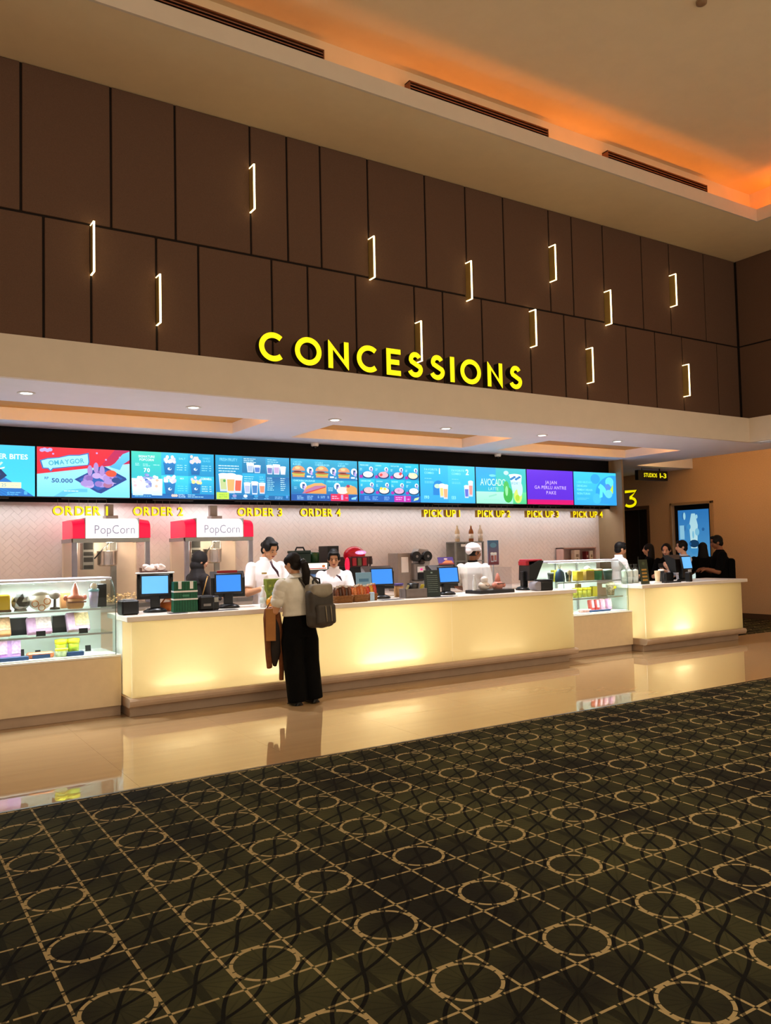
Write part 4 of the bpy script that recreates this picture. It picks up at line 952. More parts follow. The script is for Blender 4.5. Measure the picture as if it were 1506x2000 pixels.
# ---- popcorn machines: glass cabinet, glowing red and white crown
M_CRED = mat('lit_red_crown', '#e01040', .3, emit=.72, ecol='#f5083e', noise=0)
M_CWHT = mat('lit_white_crown', '#ffffff', .3, emit=.78, ecol='#fdfdff', noise=0)
M_PGLASS = glass('popcorn_glass', (.97, .96, .95), .04)
M_PBACK = mat('cream_enamel', '#e8dccb', .35, noise=.02)
M_PSTEEL = mat('bluish_steel', '#9a9aa8', .35, .5)
def popcorn_machine(x0, x1, label):
    w_ = x1-x0; D = .68; y0 = 10.66
    t = thing('popcorn_machine', label, 'popcorn machine', (x0, y0, ZB), 0, 'popcorn machines')
    zc = 1.82-ZB; zt = 2.075-ZB
    MB().box(0, 0, 0, w_, D, .06, .006).build('base', M_STEEL, t)
    for a, b in ((0, 0), (w_-.06, 0)): MB().box(a, b, .06, a+.06, b+.05, zc, .004).build('post', M_PSTEEL, t)
    MB().box(w_*.60, .45, .06, w_*.60+.07, .5, zc).build('inner_post', M_STEEL, t)
    MB().box(0, -.01, zc-.055, w_, .05, zc, .004).box(0, 0, zc-.05, .05, D, zc).box(w_-.05, 0, zc-.05, w_, D, zc).build('top_rail', M_STEEL, t)
    MB().box(0, D-.05, .06, w_, D-.03, zc).build('back_panel', M_PBACK, t)
    MB().box(.075, .02, .06, w_-.075, .028, zc-.055).box(.012, .05, .06, .018, D-.06, zc-.05).box(w_-.018, .05, .06, w_-.012, D-.06, zc-.05).build('glass_pane', M_PGLASS, t)
    # crown: red ends, white lettered middle, curved in profile
    prof = [(-.02, zc), (D*.9, zc), (D*.9, zt), (.14, zt)] + [(.14-.16*math.sin(a), zt-.10*(1-math.cos(a))) for a in [PI/2*i/6 for i in range(1, 7)]]
    def seg(a, b, nm, m_):
        return MB().rings([[(xx, u, v) for u, v in prof] for xx in (a, b)], smooth=False).build(nm, m_, t)
    rw = w_*.155
    for a, b in ((0, rw), (w_-rw, w_)):
        pf = [(u, v-(.02 if v > zc+.1 else 0)) for u, v in prof]
        MB().rings([[(a, u, v) for u, v in (pf if a == 0 else prof)], [(b, u, v) for u, v in (prof if a == 0 else pf)]], smooth=False).build('red_crown', M_CRED, t)
    seg(rw+.004, w_-rw-.004, 'white_crown', M_CWHT)
    for xx in (rw, w_-rw): MB().box(xx-.004, -.026, zc, xx+.004, D*.9, zt+.002).build('crown_rib', M_STEEL, t)
    a = Art(); a.text('PopCorn', w_*.5+.03, zc+.055, .115, '#b3aac0', bold=False, align='c', fit=w_*.52)
    o = a.build('crown_lettering', print_mat('pale_lettering', .62), t, 1, 1); o.location = (0, -.0235, 0)
    # kettle on its hanging arm, tilt handle, control box
    kx, ky, kz = w_*.52, .34, zc-.36
    k = MB().lathe([(0, 0), (.10, .0), (.125, .02), (.13, .19), (.138, .195), (.128, .2), (.0, .2)], (kx, ky, kz), 24).build('kettle', mat('polished_kettle', '#c2b6ac', .18, .95), t)
    MB().cyl((kx, ky, kz+.2), (kx, ky, zc-.03), .012).cyl((kx+.12, ky, kz+.14), (kx+.12, ky, zc-.03), .008).build('kettle_hanger', M_STEEL, k)
    MB().cyl((kx-.20, ky-.16, kz+.10), (kx-.02, ky-.16, kz+.30), .009).ell((kx+.0, ky-.16, kz+.32), (.026, .022, .035), rot=(0, .7, 0)).build('kettle_handle', M_BLKP, k)
    c = MB().box(w_*.19, .30, zc-.40, w_*.34, .44, zc-.05, .006).build('control_box', M_STEEL, t)
    for i, (z0, h) in enumerate(((zc-.14, .09), (zc-.22, .05), (zc-.30, .06), (zc-.39, .05))): MB().box(w_*.205, .292, z0, w_*.325, .302, z0+h).build('switch_plate', M_BLKP, c)
    # vent stack on top
    MB().box(w_*.50, .30, zt, w_*.66, .48, zt+.05, .004).box(w_*.51, .38, zt+.05, w_*.62, .46, zt+.20, .004).build('vent_stack', mat('brown_steel', '#8d8078', .4, .5), t)
    # warm lamp inside
    l = bpy.data.lights.new('popcorn_lamp', 'POINT'); l.energy = 11; l.color = (1, .80, .52); l.shadow_soft_size = .05
    lo = bpy.data.objects.new('popcorn_lamp', l); COL.objects.link(lo); lo.location = (x0+w_*.5, y0+.12, 1.72)
    # pile of popcorn at the bottom
    rnd = random.Random(3); mb = MB()
    for i in range(150):
        u, v = rnd.uniform(.1, w_-.1), rnd.uniform(.08, D-.1); mb.ell((u, v, .07+.10*rnd.random()), (.016, .014, .013), n=6, m=4)
    o = mb.build('popcorn_pile', mat('popcorn_corn', '#efdcae', .8), t); o['kind'] = 'stuff'
popcorn_machine(2.18, 3.15, 'left popcorn machine with red and white glowing crown')
popcorn_machine(3.62, 4.60, 'right popcorn machine with red and white glowing crown, behind the staff in a headscarf')

# ---- grey machine cut by the left picture edge
t = thing('drink_blender', 'grey blender machine on the back counter at the left picture edge', 'blender', (.99, 11.0, ZB))
MB().box(0, 0, 0, .24, .3, .22, .02, 2).build('base', M_GRYP, t)
MB().lathe([(.06, .22), (.095, .26), (.11, .50), (.0, .50)], (.12, .15, 0), 16).build('jug', mat('smoked_jug', '#5c5856', .2), t)
MB().lathe([(.112, .50), (.115, .53), (.09, .60), (.04, .66), (0, .66)], (.12, .15, 0), 16).build('lid', mat('dark_grey_plastic', '#3e3c3c', .4), t)
MB().tube([(.22, .15, .48), (.30, .15, .44), (.29, .15, .34), (.22, .15, .30)], .014).build('handle', M_GRYP, t)
# ================================================================ THINGS ON THE COUNTERS
M_PBLUE = mat('lit_blue_display', '#2a78d8', .3, emit=.75, ecol='#2f84e8', noise=0)
M_PBLUE2 = mat('lit_pale_blue_display', '#5aa4e4', .3, emit=.80, ecol='#5cacf0', noise=0)
def pos_terminal(x, Y, rz, label, lit=True, zc=.30, pale=False, top=None, disp=True):
    """till: foot, neck, tilted staff monitor and a customer display facing the lobby"""
    t = thing('till', label, 'cash register', (x, Y, ZT), rz, 'tills on the counters')
    MB().lathe([(0, 0), (.12, 0), (.125, .012), (.10, .035), (.05, .05), (0, .05)], n=20, sy=.8).build('foot', M_BLKP, t)
    MB().box(-.05, -.02, .04, .05, .06, zc-.02, .01, 2).build('neck', M_BLKP, t)
    mon = MB().poly([(.02, zc-.15), (.12, zc-.15), (.24, zc+.12), (.18, zc+.13), (.03, zc+.06)], plane='yz', d0=-.185, d1=.185).build('staff_monitor', M_BLKP, t)
    if disp:
        e = MB().box(-.150, -.015, -.110, .150, .012, .110, .006, 2).build('customer_display', M_BEZEL, t); e.location = (0, -.05, zc); e.rotation_euler = (math.radians(-10), 0, 0)
        if lit: MB().box(-.132, -.018, -.090, .132, -.0145, .092).build('screen', M_PBLUE2 if pale else M_PBLUE, e)
    if top == 'white': MB().box(-.2, .02, zc+.115, .2, .22, zc+.130, .004).build('top_plate', M_WHTP, t)
    if top == 'red': MB().box(-.12, .0, zc+.115, .10, .02, zc+.142).build('red_strip', M_REDP, t)
    return t
pos_terminal(P(303, 8.55), 8.55, -.30, 'till with a pale blue customer screen beside the left glass case', pale=True, top='white', zc=.285)
pos_terminal(P(446, 8.52), 8.52, -.30, 'till with a bright blue screen right of the green carrier bag', top='red', zc=.27)
pos_terminal(P(744, 8.55), 8.55, -.25, 'till with a deep blue screen right of the light blue card', zc=.27)
pos_terminal(P(873, 8.55), 8.55, -.15, 'till with a deep blue screen in front of the cook in the white cap', zc=.255)
t5 = pos_terminal(P(1022, 8.58), 8.58, -1.9, 'till turned sideways with a red top beside the acrylic box', disp=False, zc=.28)
MB().box(-.16, .02, .395, .15, .24, .425, .01).box(-.14, .0, .34, .13, .05, .40, .005).build('red_cover', M_REDP, t5)
pos_terminal(P(1337, 8.42), 8.42, .15, 'till with a tilted pale blue screen on the right counter', pale=True, zc=.29)

def box_item(name, label, cat, x, Y, w_, d, h, col, z=ZT, rz=0, bev=.004, group=None, rough=.5, y_extra=None):
    t = thing(name, label, cat, (x, Y, z), rz, group)
    MB().box(-w_/2, -d/2, 0, w_/2, d/2, h, bev).build('body', col if not isinstance(col, str) else mat(name+col, col, rough), t)
    return t
# card reader left of the first till, receipt printer, card terminal
t = box_item('card_printer', 'small black card printer beside the left glass case', 'printer', P(250, 8.42), 8.42, .17, .20, .15, M_BLKP, bev=.015)
MB().box(-.05, -.06, .15, .05, .03, .158, .003).build('grey_tray', M_GRYP, t)
t = box_item('receipt_printer', 'black receipt printer right of the green carrier bag', 'printer', P(399, 8.36), 8.36, .17, .18, .16, M_BLKP, bev=.02)
MB().box(-.04, -.092, .05, .04, -.089, .075).build('paper_slot', M_GRYP, t)
t = thing('card_terminal', 'upright card terminal with a grey screen left of the bright blue till', 'card terminal', (P(420, 8.33), 8.33, ZT), -.2)
MB().box(-.04, -.02, 0, .04, .03, .15, .012, 2, rot=(math.radians(-8), 0, 0)).build('body', M_BLKP, t)
MB().box(-.032, -.028, .085, .032, -.019, .135, rot=(math.radians(-8), 0, 0)).build('screen', mat('grey_lcd', '#a9a8a2', .3), t)
o = MB().cyl((0, 0, 0), (.06, 0, .20), .006, n=8).cyl((.055, 0, .185), (.06, 0, .20), .0065, n=8).build('wooden_stick', mat('wood_stick', '#d8a860', .6)); o.location = (P(397, 8.40), 8.42, ZT+.16)
tag(o, 'thin wooden stick leaning on the black receipt printer', 'stick')
t = thing('plastic_bag_tray', 'brown tray holding a crumpled clear plastic bag on top of a till', 'tray', (P(300, 8.68), 8.68, ZT+.4155), -.15)
MB().box(-.14, -.06, 0, .14, .06, .018, .004).box(-.14, -.06, .018, -.125, .06, .05).build('tray', mat('brown_tray', '#5a3426', .6), t)
rnd = random.Random(9); mb = MB()
for k in range(9): mb.ell((rnd.uniform(-.09, .10), rnd.uniform(-.03, .03), .045+rnd.uniform(-.01, .02)), (.05, .035, .03), rot=(rnd.random(), rnd.random(), rnd.random()))
mb.build('plastic_bag', mat('cloudy_plastic', '#e6cfc6', .25, spec=.8, noise=.15, nscale=30), t)
t = thing('orange_pouch', 'orange strap pouch lying on the worktop left of the green bag', 'pouch', (P(329, 8.6), 8.66, ZT), .3)
MB().box(-.08, -.05, 0, .08, .05, .09, .03, 2).build('pouch', mat('orange_fabric', '#c8671c', .7), t); MB().tube([(-.07, 0, .08), (-.02, 0, .13), (.05, 0, .12), (.08, 0, .07)], .008).build('strap', mat('orange_fabric', '#c8671c', .7), t)

# green paper carrier with white bands and handles
t = thing('paper_carrier', 'dark green paper carrier bag with white bands on the counter', 'paper bag', (P(362, 8.33), 8.36, ZT), -.12)
M_GRN = mat('green_paper', '#0f5a3c', .55, noise=.10, nscale=30, bump=.3)
MB().poly([(-.125, 0), (.125, 0), (.118, .315), (-.118, .315)], plane='xz', d0=-.07, d1=.07).build('bag', M_GRN, t)
for k in range(9): MB().box(-.122+.028*k, -.0725, .01, -.118+.028*k, -.0695, .31).build('pleat', mat('dark_green_fold', '#0a4430', .6), t)
MB().box(-.126, -.074, .125, .126, .074, .140).box(-.123, -.074, .205, .123, .074, .222).build('white_band', M_WHTP, t)
for xx in (-.06, .06): MB().box(xx-.017, -.076, .24, xx+.017, -.070, .318).build('handle_tab', M_WHTP, t)
a = Art()
for k in range(3): a.ell(-.02+.02*k, .17, .016, .012, '#3f8a68')
o = a.build('emblem', M_PRINT, t, 1, 1); o.location = (0, -.0735, 0)
# dark mats
for x, Y, w_, lab in ((P(425, 8.22), 8.22, .42, 'thin dark mat on the worktop under the bright blue till'), (P(345, 8.22), 8.2, .18, 'thin dark mat on the worktop in front of the green bag'), (P(765, 8.25), 8.26, .30, 'thin dark mat in front of the deep blue till by the light blue card'), (P(868, 8.22), 8.22, .34, 'thin dark mat in front of the dark menu stand')):
    box_item('counter_mat', lab, 'mat', x, Y, w_, .12, .004, mat('dark_mat', '#2c2c30', .6), bev=.001)

# bottle of water
def bottle(x, Y, z, h, r, body, label, cap=None, band=None, group=None, name='bottle'):
    t = thing(name, label, 'bottle', (x, Y, z), 0, group)
    MB().lathe([(0, 0), (r*.92, 0), (r, .015), (r, h*.55), (r*.85, h*.66), (r*.40, h*.80), (r*.36, h*.92), (0, h*.92)], n=18).build('body', body, t)
    MB().lathe([(0, h*.92), (r*.42, h*.92), (r*.42, h), (0, h)], n=14).build('cap', cap or M_WHTP, t)
    if band: MB().lathe([(r*1.01, h*.18), (r*1.012, h*.46)], n=18).build('label_band', band, t)
    return t
M_WATER = mat('frosted_bottle', '#dfe3e4', .15, noise=.08, nscale=20, spec=.8)
bottle(P(514, 8.27), 8.27, ZT, .24, .035, M_WATER, 'white translucent water bottle beside the green carton', band=mat('bottle_band', '#c4d2cc', .4))
# green carton and things beside the customer
t = thing('green_carton', 'green printed carton on the counter left of the customer', 'carton', (P(541, 8.45), 8.50, ZT), -.1)
MB().box(-.115, -.06, 0, .115, .06, .30, .003).build('carton', mat('olive_green_card', '#6e7c1e', .5, noise=.25, nscale=26), t)
a = Art(); random.seed(3)
for k in range(26): a.rect(*(lambda x, y, s: (x, y, x+s, y+s*.8))(random.uniform(-.11, .07), random.uniform(.02, .26), random.uniform(.02, .04)), random.choice(['#7f8c2a', '#a0a43c', '#5c6a1a', '#8a8c30']))
a.ell(.05, .15, .035, .02, '#2c4a14'); o = a.build('print', M_PRINT, t, 1, 1); o.location = (0, -.0605, 0)
box_item('blue_napkin_box', 'small light blue box in front of the green carton', 'box', P(541, 8.30), 8.31, .085, .06, .16, mat('pale_blue_card', '#8fb8dc', .5), rz=.2)
t = thing('yellow_snack_bag', 'crumpled orange yellow snack bag in front of the green carton', 'snack bag', (P(531, 8.20), 8.22, ZT))
MB().ell((0, 0, .055), (.06, .04, .056)).ell((.02, -.01, .10), (.04, .03, .03)).build('bag', mat('orange_foil', '#d8922c', .35, noise=.2, nscale=40, bump=.5), t)

# three wicker baskets of snack packets
M_WICK = mat('brown_wicker', '#8a5a2c', .7, noise=.25, nscale=70, bump=.6)
BSK = [(668, 8.235, .25, 'left', 'dark chocolate snack cup in the left wicker basket', '#4a2818', '#6e3a1e'), (700, 8.275, .22, 'middle', 'orange crisps packet in the middle wicker basket', '#c4602a', '#d8824a'), (722, 8.36, .17, 'right', 'red snack packet in the right wicker basket', '#d8a030', '#c4402c')]
for bi, (px, Y, w_, wh, plab, c1, c2) in enumerate(BSK):
    X = P(px, Y); D = .15
    t = thing('wicker_basket', wh + ' wicker basket of snacks on the main counter', 'basket', (X, Y, ZT), 0, 'wicker snack baskets')
    def ring(s, z): return [(sx_*w_/2*s*f, sy_*D/2*s*f, z) for sx_, sy_, f in ((-1,-.7,1),(-.8,-1,1),(.8,-1,1),(1,-.7,1),(1,.7,1),(.8,1,1),(-.8,1,1),(-1,.7,1))]
    MB().rings([ring(.88, 0), ring(.94, .035), ring(1.0, .078), ring(1.03, .082), ring(1.0, .085), ring(.93, .072), ring(.84, .012)]).build('basket', M_WICK, t)
    for z in (.015, .033, .051, .069): MB().tube([Vector(p) for p in ring(.91+z*1.25, z)]+[Vector(ring(.91+z*1.25, z)[0])], .005, n=5).build('weave', M_WICK, t)
    n = (5, 4, 3)[bi]
    for r_ in range(2):
        for k in range(n):
            x = X-w_*.40+w_*.80*(k+.5)/n; y = Y-.03+.055*r_; col = c1 if (k+r_) % 2 else c2
            hh = .155+.02*((k*7+r_*3) % 3)/2
            s = thing('snack_packet', '%s, %s from left in the %s row of the %s wicker basket' % (plab.split(' in the')[0], ('first', 'second', 'third', 'fourth', 'fifth')[k], ('front', 'back')[r_], wh), 'snack packet', (x, y, ZT+.0135), .2*((k % 3)-1), 'snack packets in the wicker baskets')
            sw = .8*w_/n*.47
            MB().rings([[(sx_*sw*q, sy_*.022*q2, z) for sx_, sy_ in ((-1,-1),(1,-1),(1,1),(-1,1))] for q, q2, z in ((.95, .6, 0), (1, 1, .03), (1, 1.05, hh*.6), (1, .7, hh*.85), (.9, .15, hh))], smooth=True).build('packet', mat('snack'+col, col, .25, noise=.35, nscale=55, spec=.7), s)
            MB().rings([[(sx_*sw*q, sy_*q2, z) for sx_, sy_ in ((-1,-1),(1,-1),(1,1),(-1,1))] for q, q2, z in ((.9, .004, hh), (1.05, .006, hh+.018))]).build('crimped_top', mat('silver_foil', '#d9cfc4', .2, .6, noise=.1), s)

def card_sign(name, label, px, Y, w_, h, fill, draw, z=ZT, rz=0, tilt=-6, edge=None, cat='sign'):
    t = thing(name, label, cat, (P(px, Y), Y, z), rz)
    c = MB().box(-w_/2, -.004, 0, w_/2, .004, h, .001).build('card', fill, t); c.rotation_euler = (math.radians(tilt), 0, 0)
    MB().box(-w_*.4, -.005, 0, w_*.4, .07, .006).build('foot', edge or M_ACRYL, t)
    a = Art(); draw(a); o = a.build('print', M_PRINT, c, w_, h); o.location = (-w_/2, -.0046, 0)
    return t
def d_blue(a):
    a.rect(.02, .02, .98, .98, '#7aaed4', '#86b8da'); a.rect(.18, .66, .82, .78, '#4f86b4')
    for k in range(6): a.rect(.2+.1*k, .68, .27+.1*k, .76, '#3f7aac')
    a.ell(.3, .35, .06, .08, '#5f98c4'); a.ell(.62, .3, .05, .1, '#5f98c4'); a.bars(.3, .16, .4, 1, '#5f98c4')
card_sign('counter_card', 'light blue card standing on the counter right of the wicker baskets', 713, 8.42, .205, .335, mat('pale_blue_board', '#86b6da', .4), d_blue, rz=-.1)
box_item('card_holder', 'small pale blue holder at the foot of the light blue card', 'card holder', P(726, 8.30), 8.30, .06, .04, .10, mat('pale_blue_holder', '#a8c4dc', .4))
def d_menu(a):
    a.rect(.02, .01, .98, .99, '#1d2c2c', '#223434'); a.rect(.44, .88, .56, .93, '#8fa8a4')
    for k in range(9): a.bars(.16, .78-.075*k, .7, 1, '#7f9490', h=.018, rag=.15)
card_sign('menu_stand', 'dark green menu stand with pale text lines on the main counter', 846, 8.30, .215, .335, mat('dark_green_board', '#1a2828', .4), d_menu, rz=-.15)
def d_fly(a):
    a.rect(0, 0, 1, 1, '#4a3a8c', '#6a4a9c'); a.poly([(.1, .05), (.95, .05), (.9, .5), (.5, .6)], '#e08a5c'); a.ell(.5, .75, .12, .1, '#e8d0c8'); a.rect(0, 0, 1, .2, '#8c3a3a')
card_sign('flyer_card', 'orange and purple flyer standing on top of the till by the dark menu stand', 874, 8.70, .235, .105, mat('flyer_card', '#6a4a9c', .4), d_fly, z=ZT+.386, rz=-.1, tilt=-20)
def d_gold(a):
    a.rect(.02, .01, .98, .99, '#2a3424', '#36402c'); a.ell(.5, .84, .16, .07, '#4e5c40')
    for k in range(4): a.rect(.2, .55-.14*k, .8, .62-.14*k, '#b48a3c')
card_sign('tent_card', 'dark green tent card with gold lines on the right counter', 1262, 8.25, .20, .37, mat('dark_olive_board', '#2e3828', .5), d_gold, rz=.05)
def d_drink(a):
    a.rect(.02, .01, .98, .99, '#3a6a94', '#86485a'); a.ell(.5, .8, .3, .1, '#5a90b4'); cup(a, .38, .12, .32, .36, '#8a4a50'); cup(a, .66, .14, .28, .34, '#b07068'); a.rect(.05, .02, .95, .12, '#6a2c38')
t = card_sign('drink_poster', 'small blue and maroon drink poster on a pole behind the acrylic box', 966, 8.70, .18, .34, mat('poster_board', '#3f6f98', .4), d_drink, z=ZT+.36, rz=-.1, tilt=0)
MB().cyl((0, .01, -.36), (0, .01, .05), .012).lathe([(0, -.36), (.09, -.36), (.085, -.35), (0, -.345)], (0, .01, 0)).build('pole', M_GRYP, t)

# jar with purple lid, utensil box, black tub
t = thing('sauce_jar', 'amber jar with a purple lid behind the utensil box', 'jar', (P(779, 8.72), 8.72, ZT))
MB().lathe([(0, 0), (.06, 0), (.062, .12), (.05, .15), (0, .15)], n=18).build('jar', mat('amber_jar', '#b48a5c', .2), t); MB().lathe([(.064, .14), (.066, .17), (0, .172)], n=18).build('lid', mat('purple_lid', '#4a3a78', .4), t)
t = thing('utensil_box', 'taupe open box of utensils left of the dark menu stand', 'box', (P(811, 8.32), 8.36, ZT), -.12)
M_TAUPE = mat('taupe_plastic', '#6f6560', .5); b = MB()
b.box(-.15, -.09, 0, .15, .09, .012); 
for q in ((-.15, -.09, -.14, .09), (.14, -.09, .15, .09), (-.15, -.09, .15, -.08), (-.15, .08, .15, .09)): b.box(q[0], q[1], .012, q[2], q[3], .115, .002)
b.build('box', M_TAUPE, t)
MB().lathe([(0, .0125), (.055, .0125), (.075, .18), (.068, .18), (.05, .03), (0, .03)], (.0, 0, 0), 18).build('black_tub', M_BLKP, t)
for k, (x, c) in enumerate(((.11, '#d8c84a'), (.09, '#d0c040'), (-.10, '#c8c090'))): MB().box(x-.012, -.03, .05, x+.012, -.02, .165, rot=(.2, .35, 0)).build('paper_tab', mat('tab'+c, c, .6), t)
# acrylic display box with souvenir cups on a black tray
X = P(962, 8.36); t = thing('acrylic_display', 'clear acrylic box on a black tray on the main counter', 'display box', (X, 8.40, ZT), 0)
MB().box(-.30, -.16, 0, .29, .16, .045, .006).build('black_tray', M_BLKP, t)
MB().box(-.27, -.14, .045, .26, -.136, .335).box(-.27, .136, .045, .26, .14, .335).box(-.27, -.136, .045, -.266, .136, .335).box(.256, -.136, .045, .26, .136, .335).box(-.27, -.14, .335, .26, .14, .339).build('acrylic_cover', M_ACRYL, t)
zt_ = ZT+.0455
t = thing('round_souvenir_cup', 'white round souvenir cup of two stacked balls in the acrylic box', 'souvenir cup', (P(948, 8.34), 8.36, zt_))
MB().ell((0, 0, .055), (.082, .08, .056)).build('lower_ball', mat('ivory_plastic', '#efe0cc', .35), t); MB().ell((0, -.01, .135), (.052, .05, .045)).build('upper_ball', mat('white_ball', '#f4efe6', .35), t)
MB().tube([(-.035, -.075, .07), (-.02, -.084, .058), (0, -.086, .054), (.02, -.084, .058), (.035, -.075, .07)], .005, n=6).build('brown_ring', mat('brown_trim', '#7a4a38', .5), t)
t = thing('pink_souvenir_cup', 'pink souvenir cup with a pointed lid in the acrylic box', 'souvenir cup', (P(976, 8.34), 8.37, zt_))
M_PINKP = mat('salmon_plastic', '#e08a74', .4, noise=.1)
MB().lathe([(0, 0), (.05, 0), (.075, .03), (.08, .07), (.045, .10), (0, .10)], n=16).build('bowl', M_PINKP, t); MB().lathe([(.04, .10), (.034, .15), (.012, .21), (0, .215)], n=14).build('pointed_lid', M_PINKP, t); MB().box(-.06, -.085, .07, .06, -.05, .085, .006).build('band', mat('brown_trim', '#7a4a38', .5), t)
for sx_ in (-.085, .085): MB().ell((sx_, -.02, .05), (.03, .025, .03)).build('knob', M_PINKP, t)
bottle(P(929, 8.36), 8.38, zt_, .20, .026, M_WATER, 'small clear bottle in the acrylic box')
# roll printer at the end of the main counter
t = thing('roll_printer', 'black label printer with a grey roll at the right end of the main counter', 'printer', (P(1050, 8.30), 8.27, ZT), -.2)
MB().box(-.02, -.1, 0, .17, .1, .13, .015, 2).build('body', M_BLKP, t); MB().cyl((-.05, -.09, .065), (-.05, .08, .065), .062, n=20).build('roll', mat('grey_roll', '#8c8890', .4), t); MB().box(-.02, -.09, .13, .17, .09, .15, .006).build('lid', mat('dark_lid', '#24262a', .3), t)

# ---- equipment on the back counter
YB0 = 10.95
t = thing('warming_cabinet', 'warming cabinet with a lit header and blue lit glass behind the customer', 'food warmer', (P(606, YB0), YB0, ZB))
MB().box(-.24, -.15, 0, .24, .18, .03).box(-.24, -.15, .03, -.225, .18, .44).box(.225, -.15, .03, .24, .18, .44).box(-.24, .165, .03, .24, .18, .44).box(-.24, -.15, .40, .24, .18, .50).build('body', M_STEEL, t)
MB().box(-.20, -.162, .405, .21, -.150, .495, .004).build('lit_header', mat('lit_warm_header', '#fff0d8', .4, emit=1.3, ecol='#fff2dc', noise=0), t)
a = Art(); a.rect(-.19, .41, .20, .425, '#c8402c'); a.ell(.15, .45, .03, .02, '#d8702c'); o = a.build('header_print', print_mat('header_print', .8), t, 1, 1); o.location = (0, -.1625, 0)
MB().box(-.22, -.148, .03, .22, -.142, .40).build('front_glass', M_PGLASS, t)
MB().box(-.21, -.06, .03, .21, .16, .26, .01).box(-.18, -.08, .26, -.02, .1, .33, .01).box(.02, -.08, .26, .18, .1, .33, .01).build('food_tray', mat('blue_lit_pan', '#7aa4d4', .35, emit=.22, ecol='#6f9ce0'), t)  # blue light inside the cabinet put into the pans as colour and glow
zt_ = ZB+.5005
t = thing('green_cool_box', 'dark green box with a handle on top of the warming cabinet', 'box', (P(587, YB0), YB0, zt_), 0)
MB().box(-.13, -.11, 0, .13, .11, .15, .008).build('box', mat('dark_green_box', '#122a20', .5), t); MB().box(-.15, -.12, .15, .13, .12, .19, .008).build('lid', mat('dark_green_box', '#122a20', .5), t); MB().tube([(-.07, 0, .19), (-.05, 0, .235), (.06, 0, .235), (.08, 0, .19)], .013).build('handle', M_BLKP, t)
t = thing('green_tin', 'green tin with a clear dome lid beside the dark green box', 'tin', (P(615, YB0), YB0, zt_))
MB().lathe([(0, 0), (.075, 0), (.078, .16), (0, .16)], n=20).build('tin', mat('green_tin', '#1e4a22', .3, noise=.3, nscale=18), t); MB().lathe([(.078, .16), (.07, .19), (.03, .215), (0, .217)], n=20).build('dome_lid', M_ACRYL, t)
t = box_item('black_oven', 'tall black oven behind the second staff member', 'oven', P(645, YB0), YB0+.02, .19, .3, .68, mat('black_oven', '#0f0d0d', .4))
MB().box(-.08, -.155, .36, .08, -.149, .60).build('door', mat('oven_glass', '#241814', .15), t)
# soda dispenser
t = thing('soda_dispenser', 'black and red soda dispenser with a lit red dome on the back counter', 'drink dispenser', (P(697, YB0), YB0, ZB), 0)
MB().box(-.19, -.02, 0, .19, .25, .54, .01).box(-.19, -.16, 0, .19, -.02, .06, .008).build('body', mat('black_dispenser', '#131012', .4), t)
MB().box(-.20, -.17, .42, .13, .24, .58, .012).build('valve_head', mat('dark_red_head', '#3a1216', .4), t)
MB().ell((-.04, -.02, .60), (.185, .13, .14), n=20, m=10).build('red_dome', mat('red_dome', '#b01024', .25, emit=.12, ecol='#d01028', noise=0), t)
a = Art(); a.ell(0, .64, .10, .03, '#f0a0d8'); a.text('soda', 0, .625, .035, '#ffe4ff', align='c'); o = a.build('dome_badge', print_mat('dome_badge', 1.1), t, 1, 1); o.location = (-.01, -.165, .0)
for k in range(3):
    v = MB().box(-.17+.09*k, -.19, .44, -.10+.09*k, -.165, .56, .004).build('brand_plate', mat('valve_plate%d' % k, ('#a01828', '#5a5a3c', '#a01828')[k], .3), t)
for k in range(3): MB().box(.07+.045*k, -.16, .46, .11+.045*k, -.06, .58, .006).cyl((.09+.045*k, -.12, .42), (.09+.045*k, -.12, .46), .014).build('nozzle', mat('brown_valve', '#3a2420', .4), t)
MB().ell((-.215, -.1, .46), (.035, .05, .11)).build('red_side_lamp', mat('lit_red_lamp', '#e01030', .3, emit=1.4, ecol='#f01838', noise=0), t)
MB().cyl((.02, -.1, .06), (.02, -.1, .16), .03, .04).cyl((.11, -.1, .06), (.11, -.1, .15), .03, .04).build('drip_cup', M_ACRYL, t)
MB().tube([(.20, -.1, .45), (.235, -.1, .46), (.235, -.1, .54), (.20, -.1, .55)], .008).build('jug_handle', M_GRYP, t)
# cup sealing machine
t = thing('sealing_machine', 'grey cup sealing machine with two black film reels', 'sealing machine', (P(805, YB0), YB0, ZB), 0)
MB().box(-.26, 0, 0, .02, .3, .62, .01).build('cabinet', mat('warm_grey_metal', '#9a8f86', .4, .2), t)
MB().box(-.04, -.12, 0, .22, .28, .16, .01).box(.0, -.10, .16, .20, .1, .45, .02).build('body', mat('grey_metal_body', '#8f8a86', .35, .4), t)
MB().box(.04, -.125, .30, .18, -.105, .39, .004).build('label_plate', M_WHTP, t); MB().ell((.11, -.128, .345), (.025, .004, .016)).build('pink_lamp', mat('lit_pink_lamp', '#f02a78', .3, emit=1.0, ecol='#ff2a80', noise=0), t)
MB().box(.05, -.13, .18, .17, -.10, .29, .01).build('dark_opening', M_BLKP, t)
for xx in (.02, .24): MB().cyl((xx, -.14, .555), (xx, -.06, .555), .082, n=24).build('film_reel', M_BLKP, t); MB().cyl((xx, -.148, .555), (xx, -.138, .555), .022, n=12).build('reel_hub', M_GRYP, t)
MB().box(.02, -.11, .53, .24, -.07, .58, .01).cyl((.13, -.12, .44), (.13, -.07, .50), .05).build('reel_arm', M_BLKP, t)
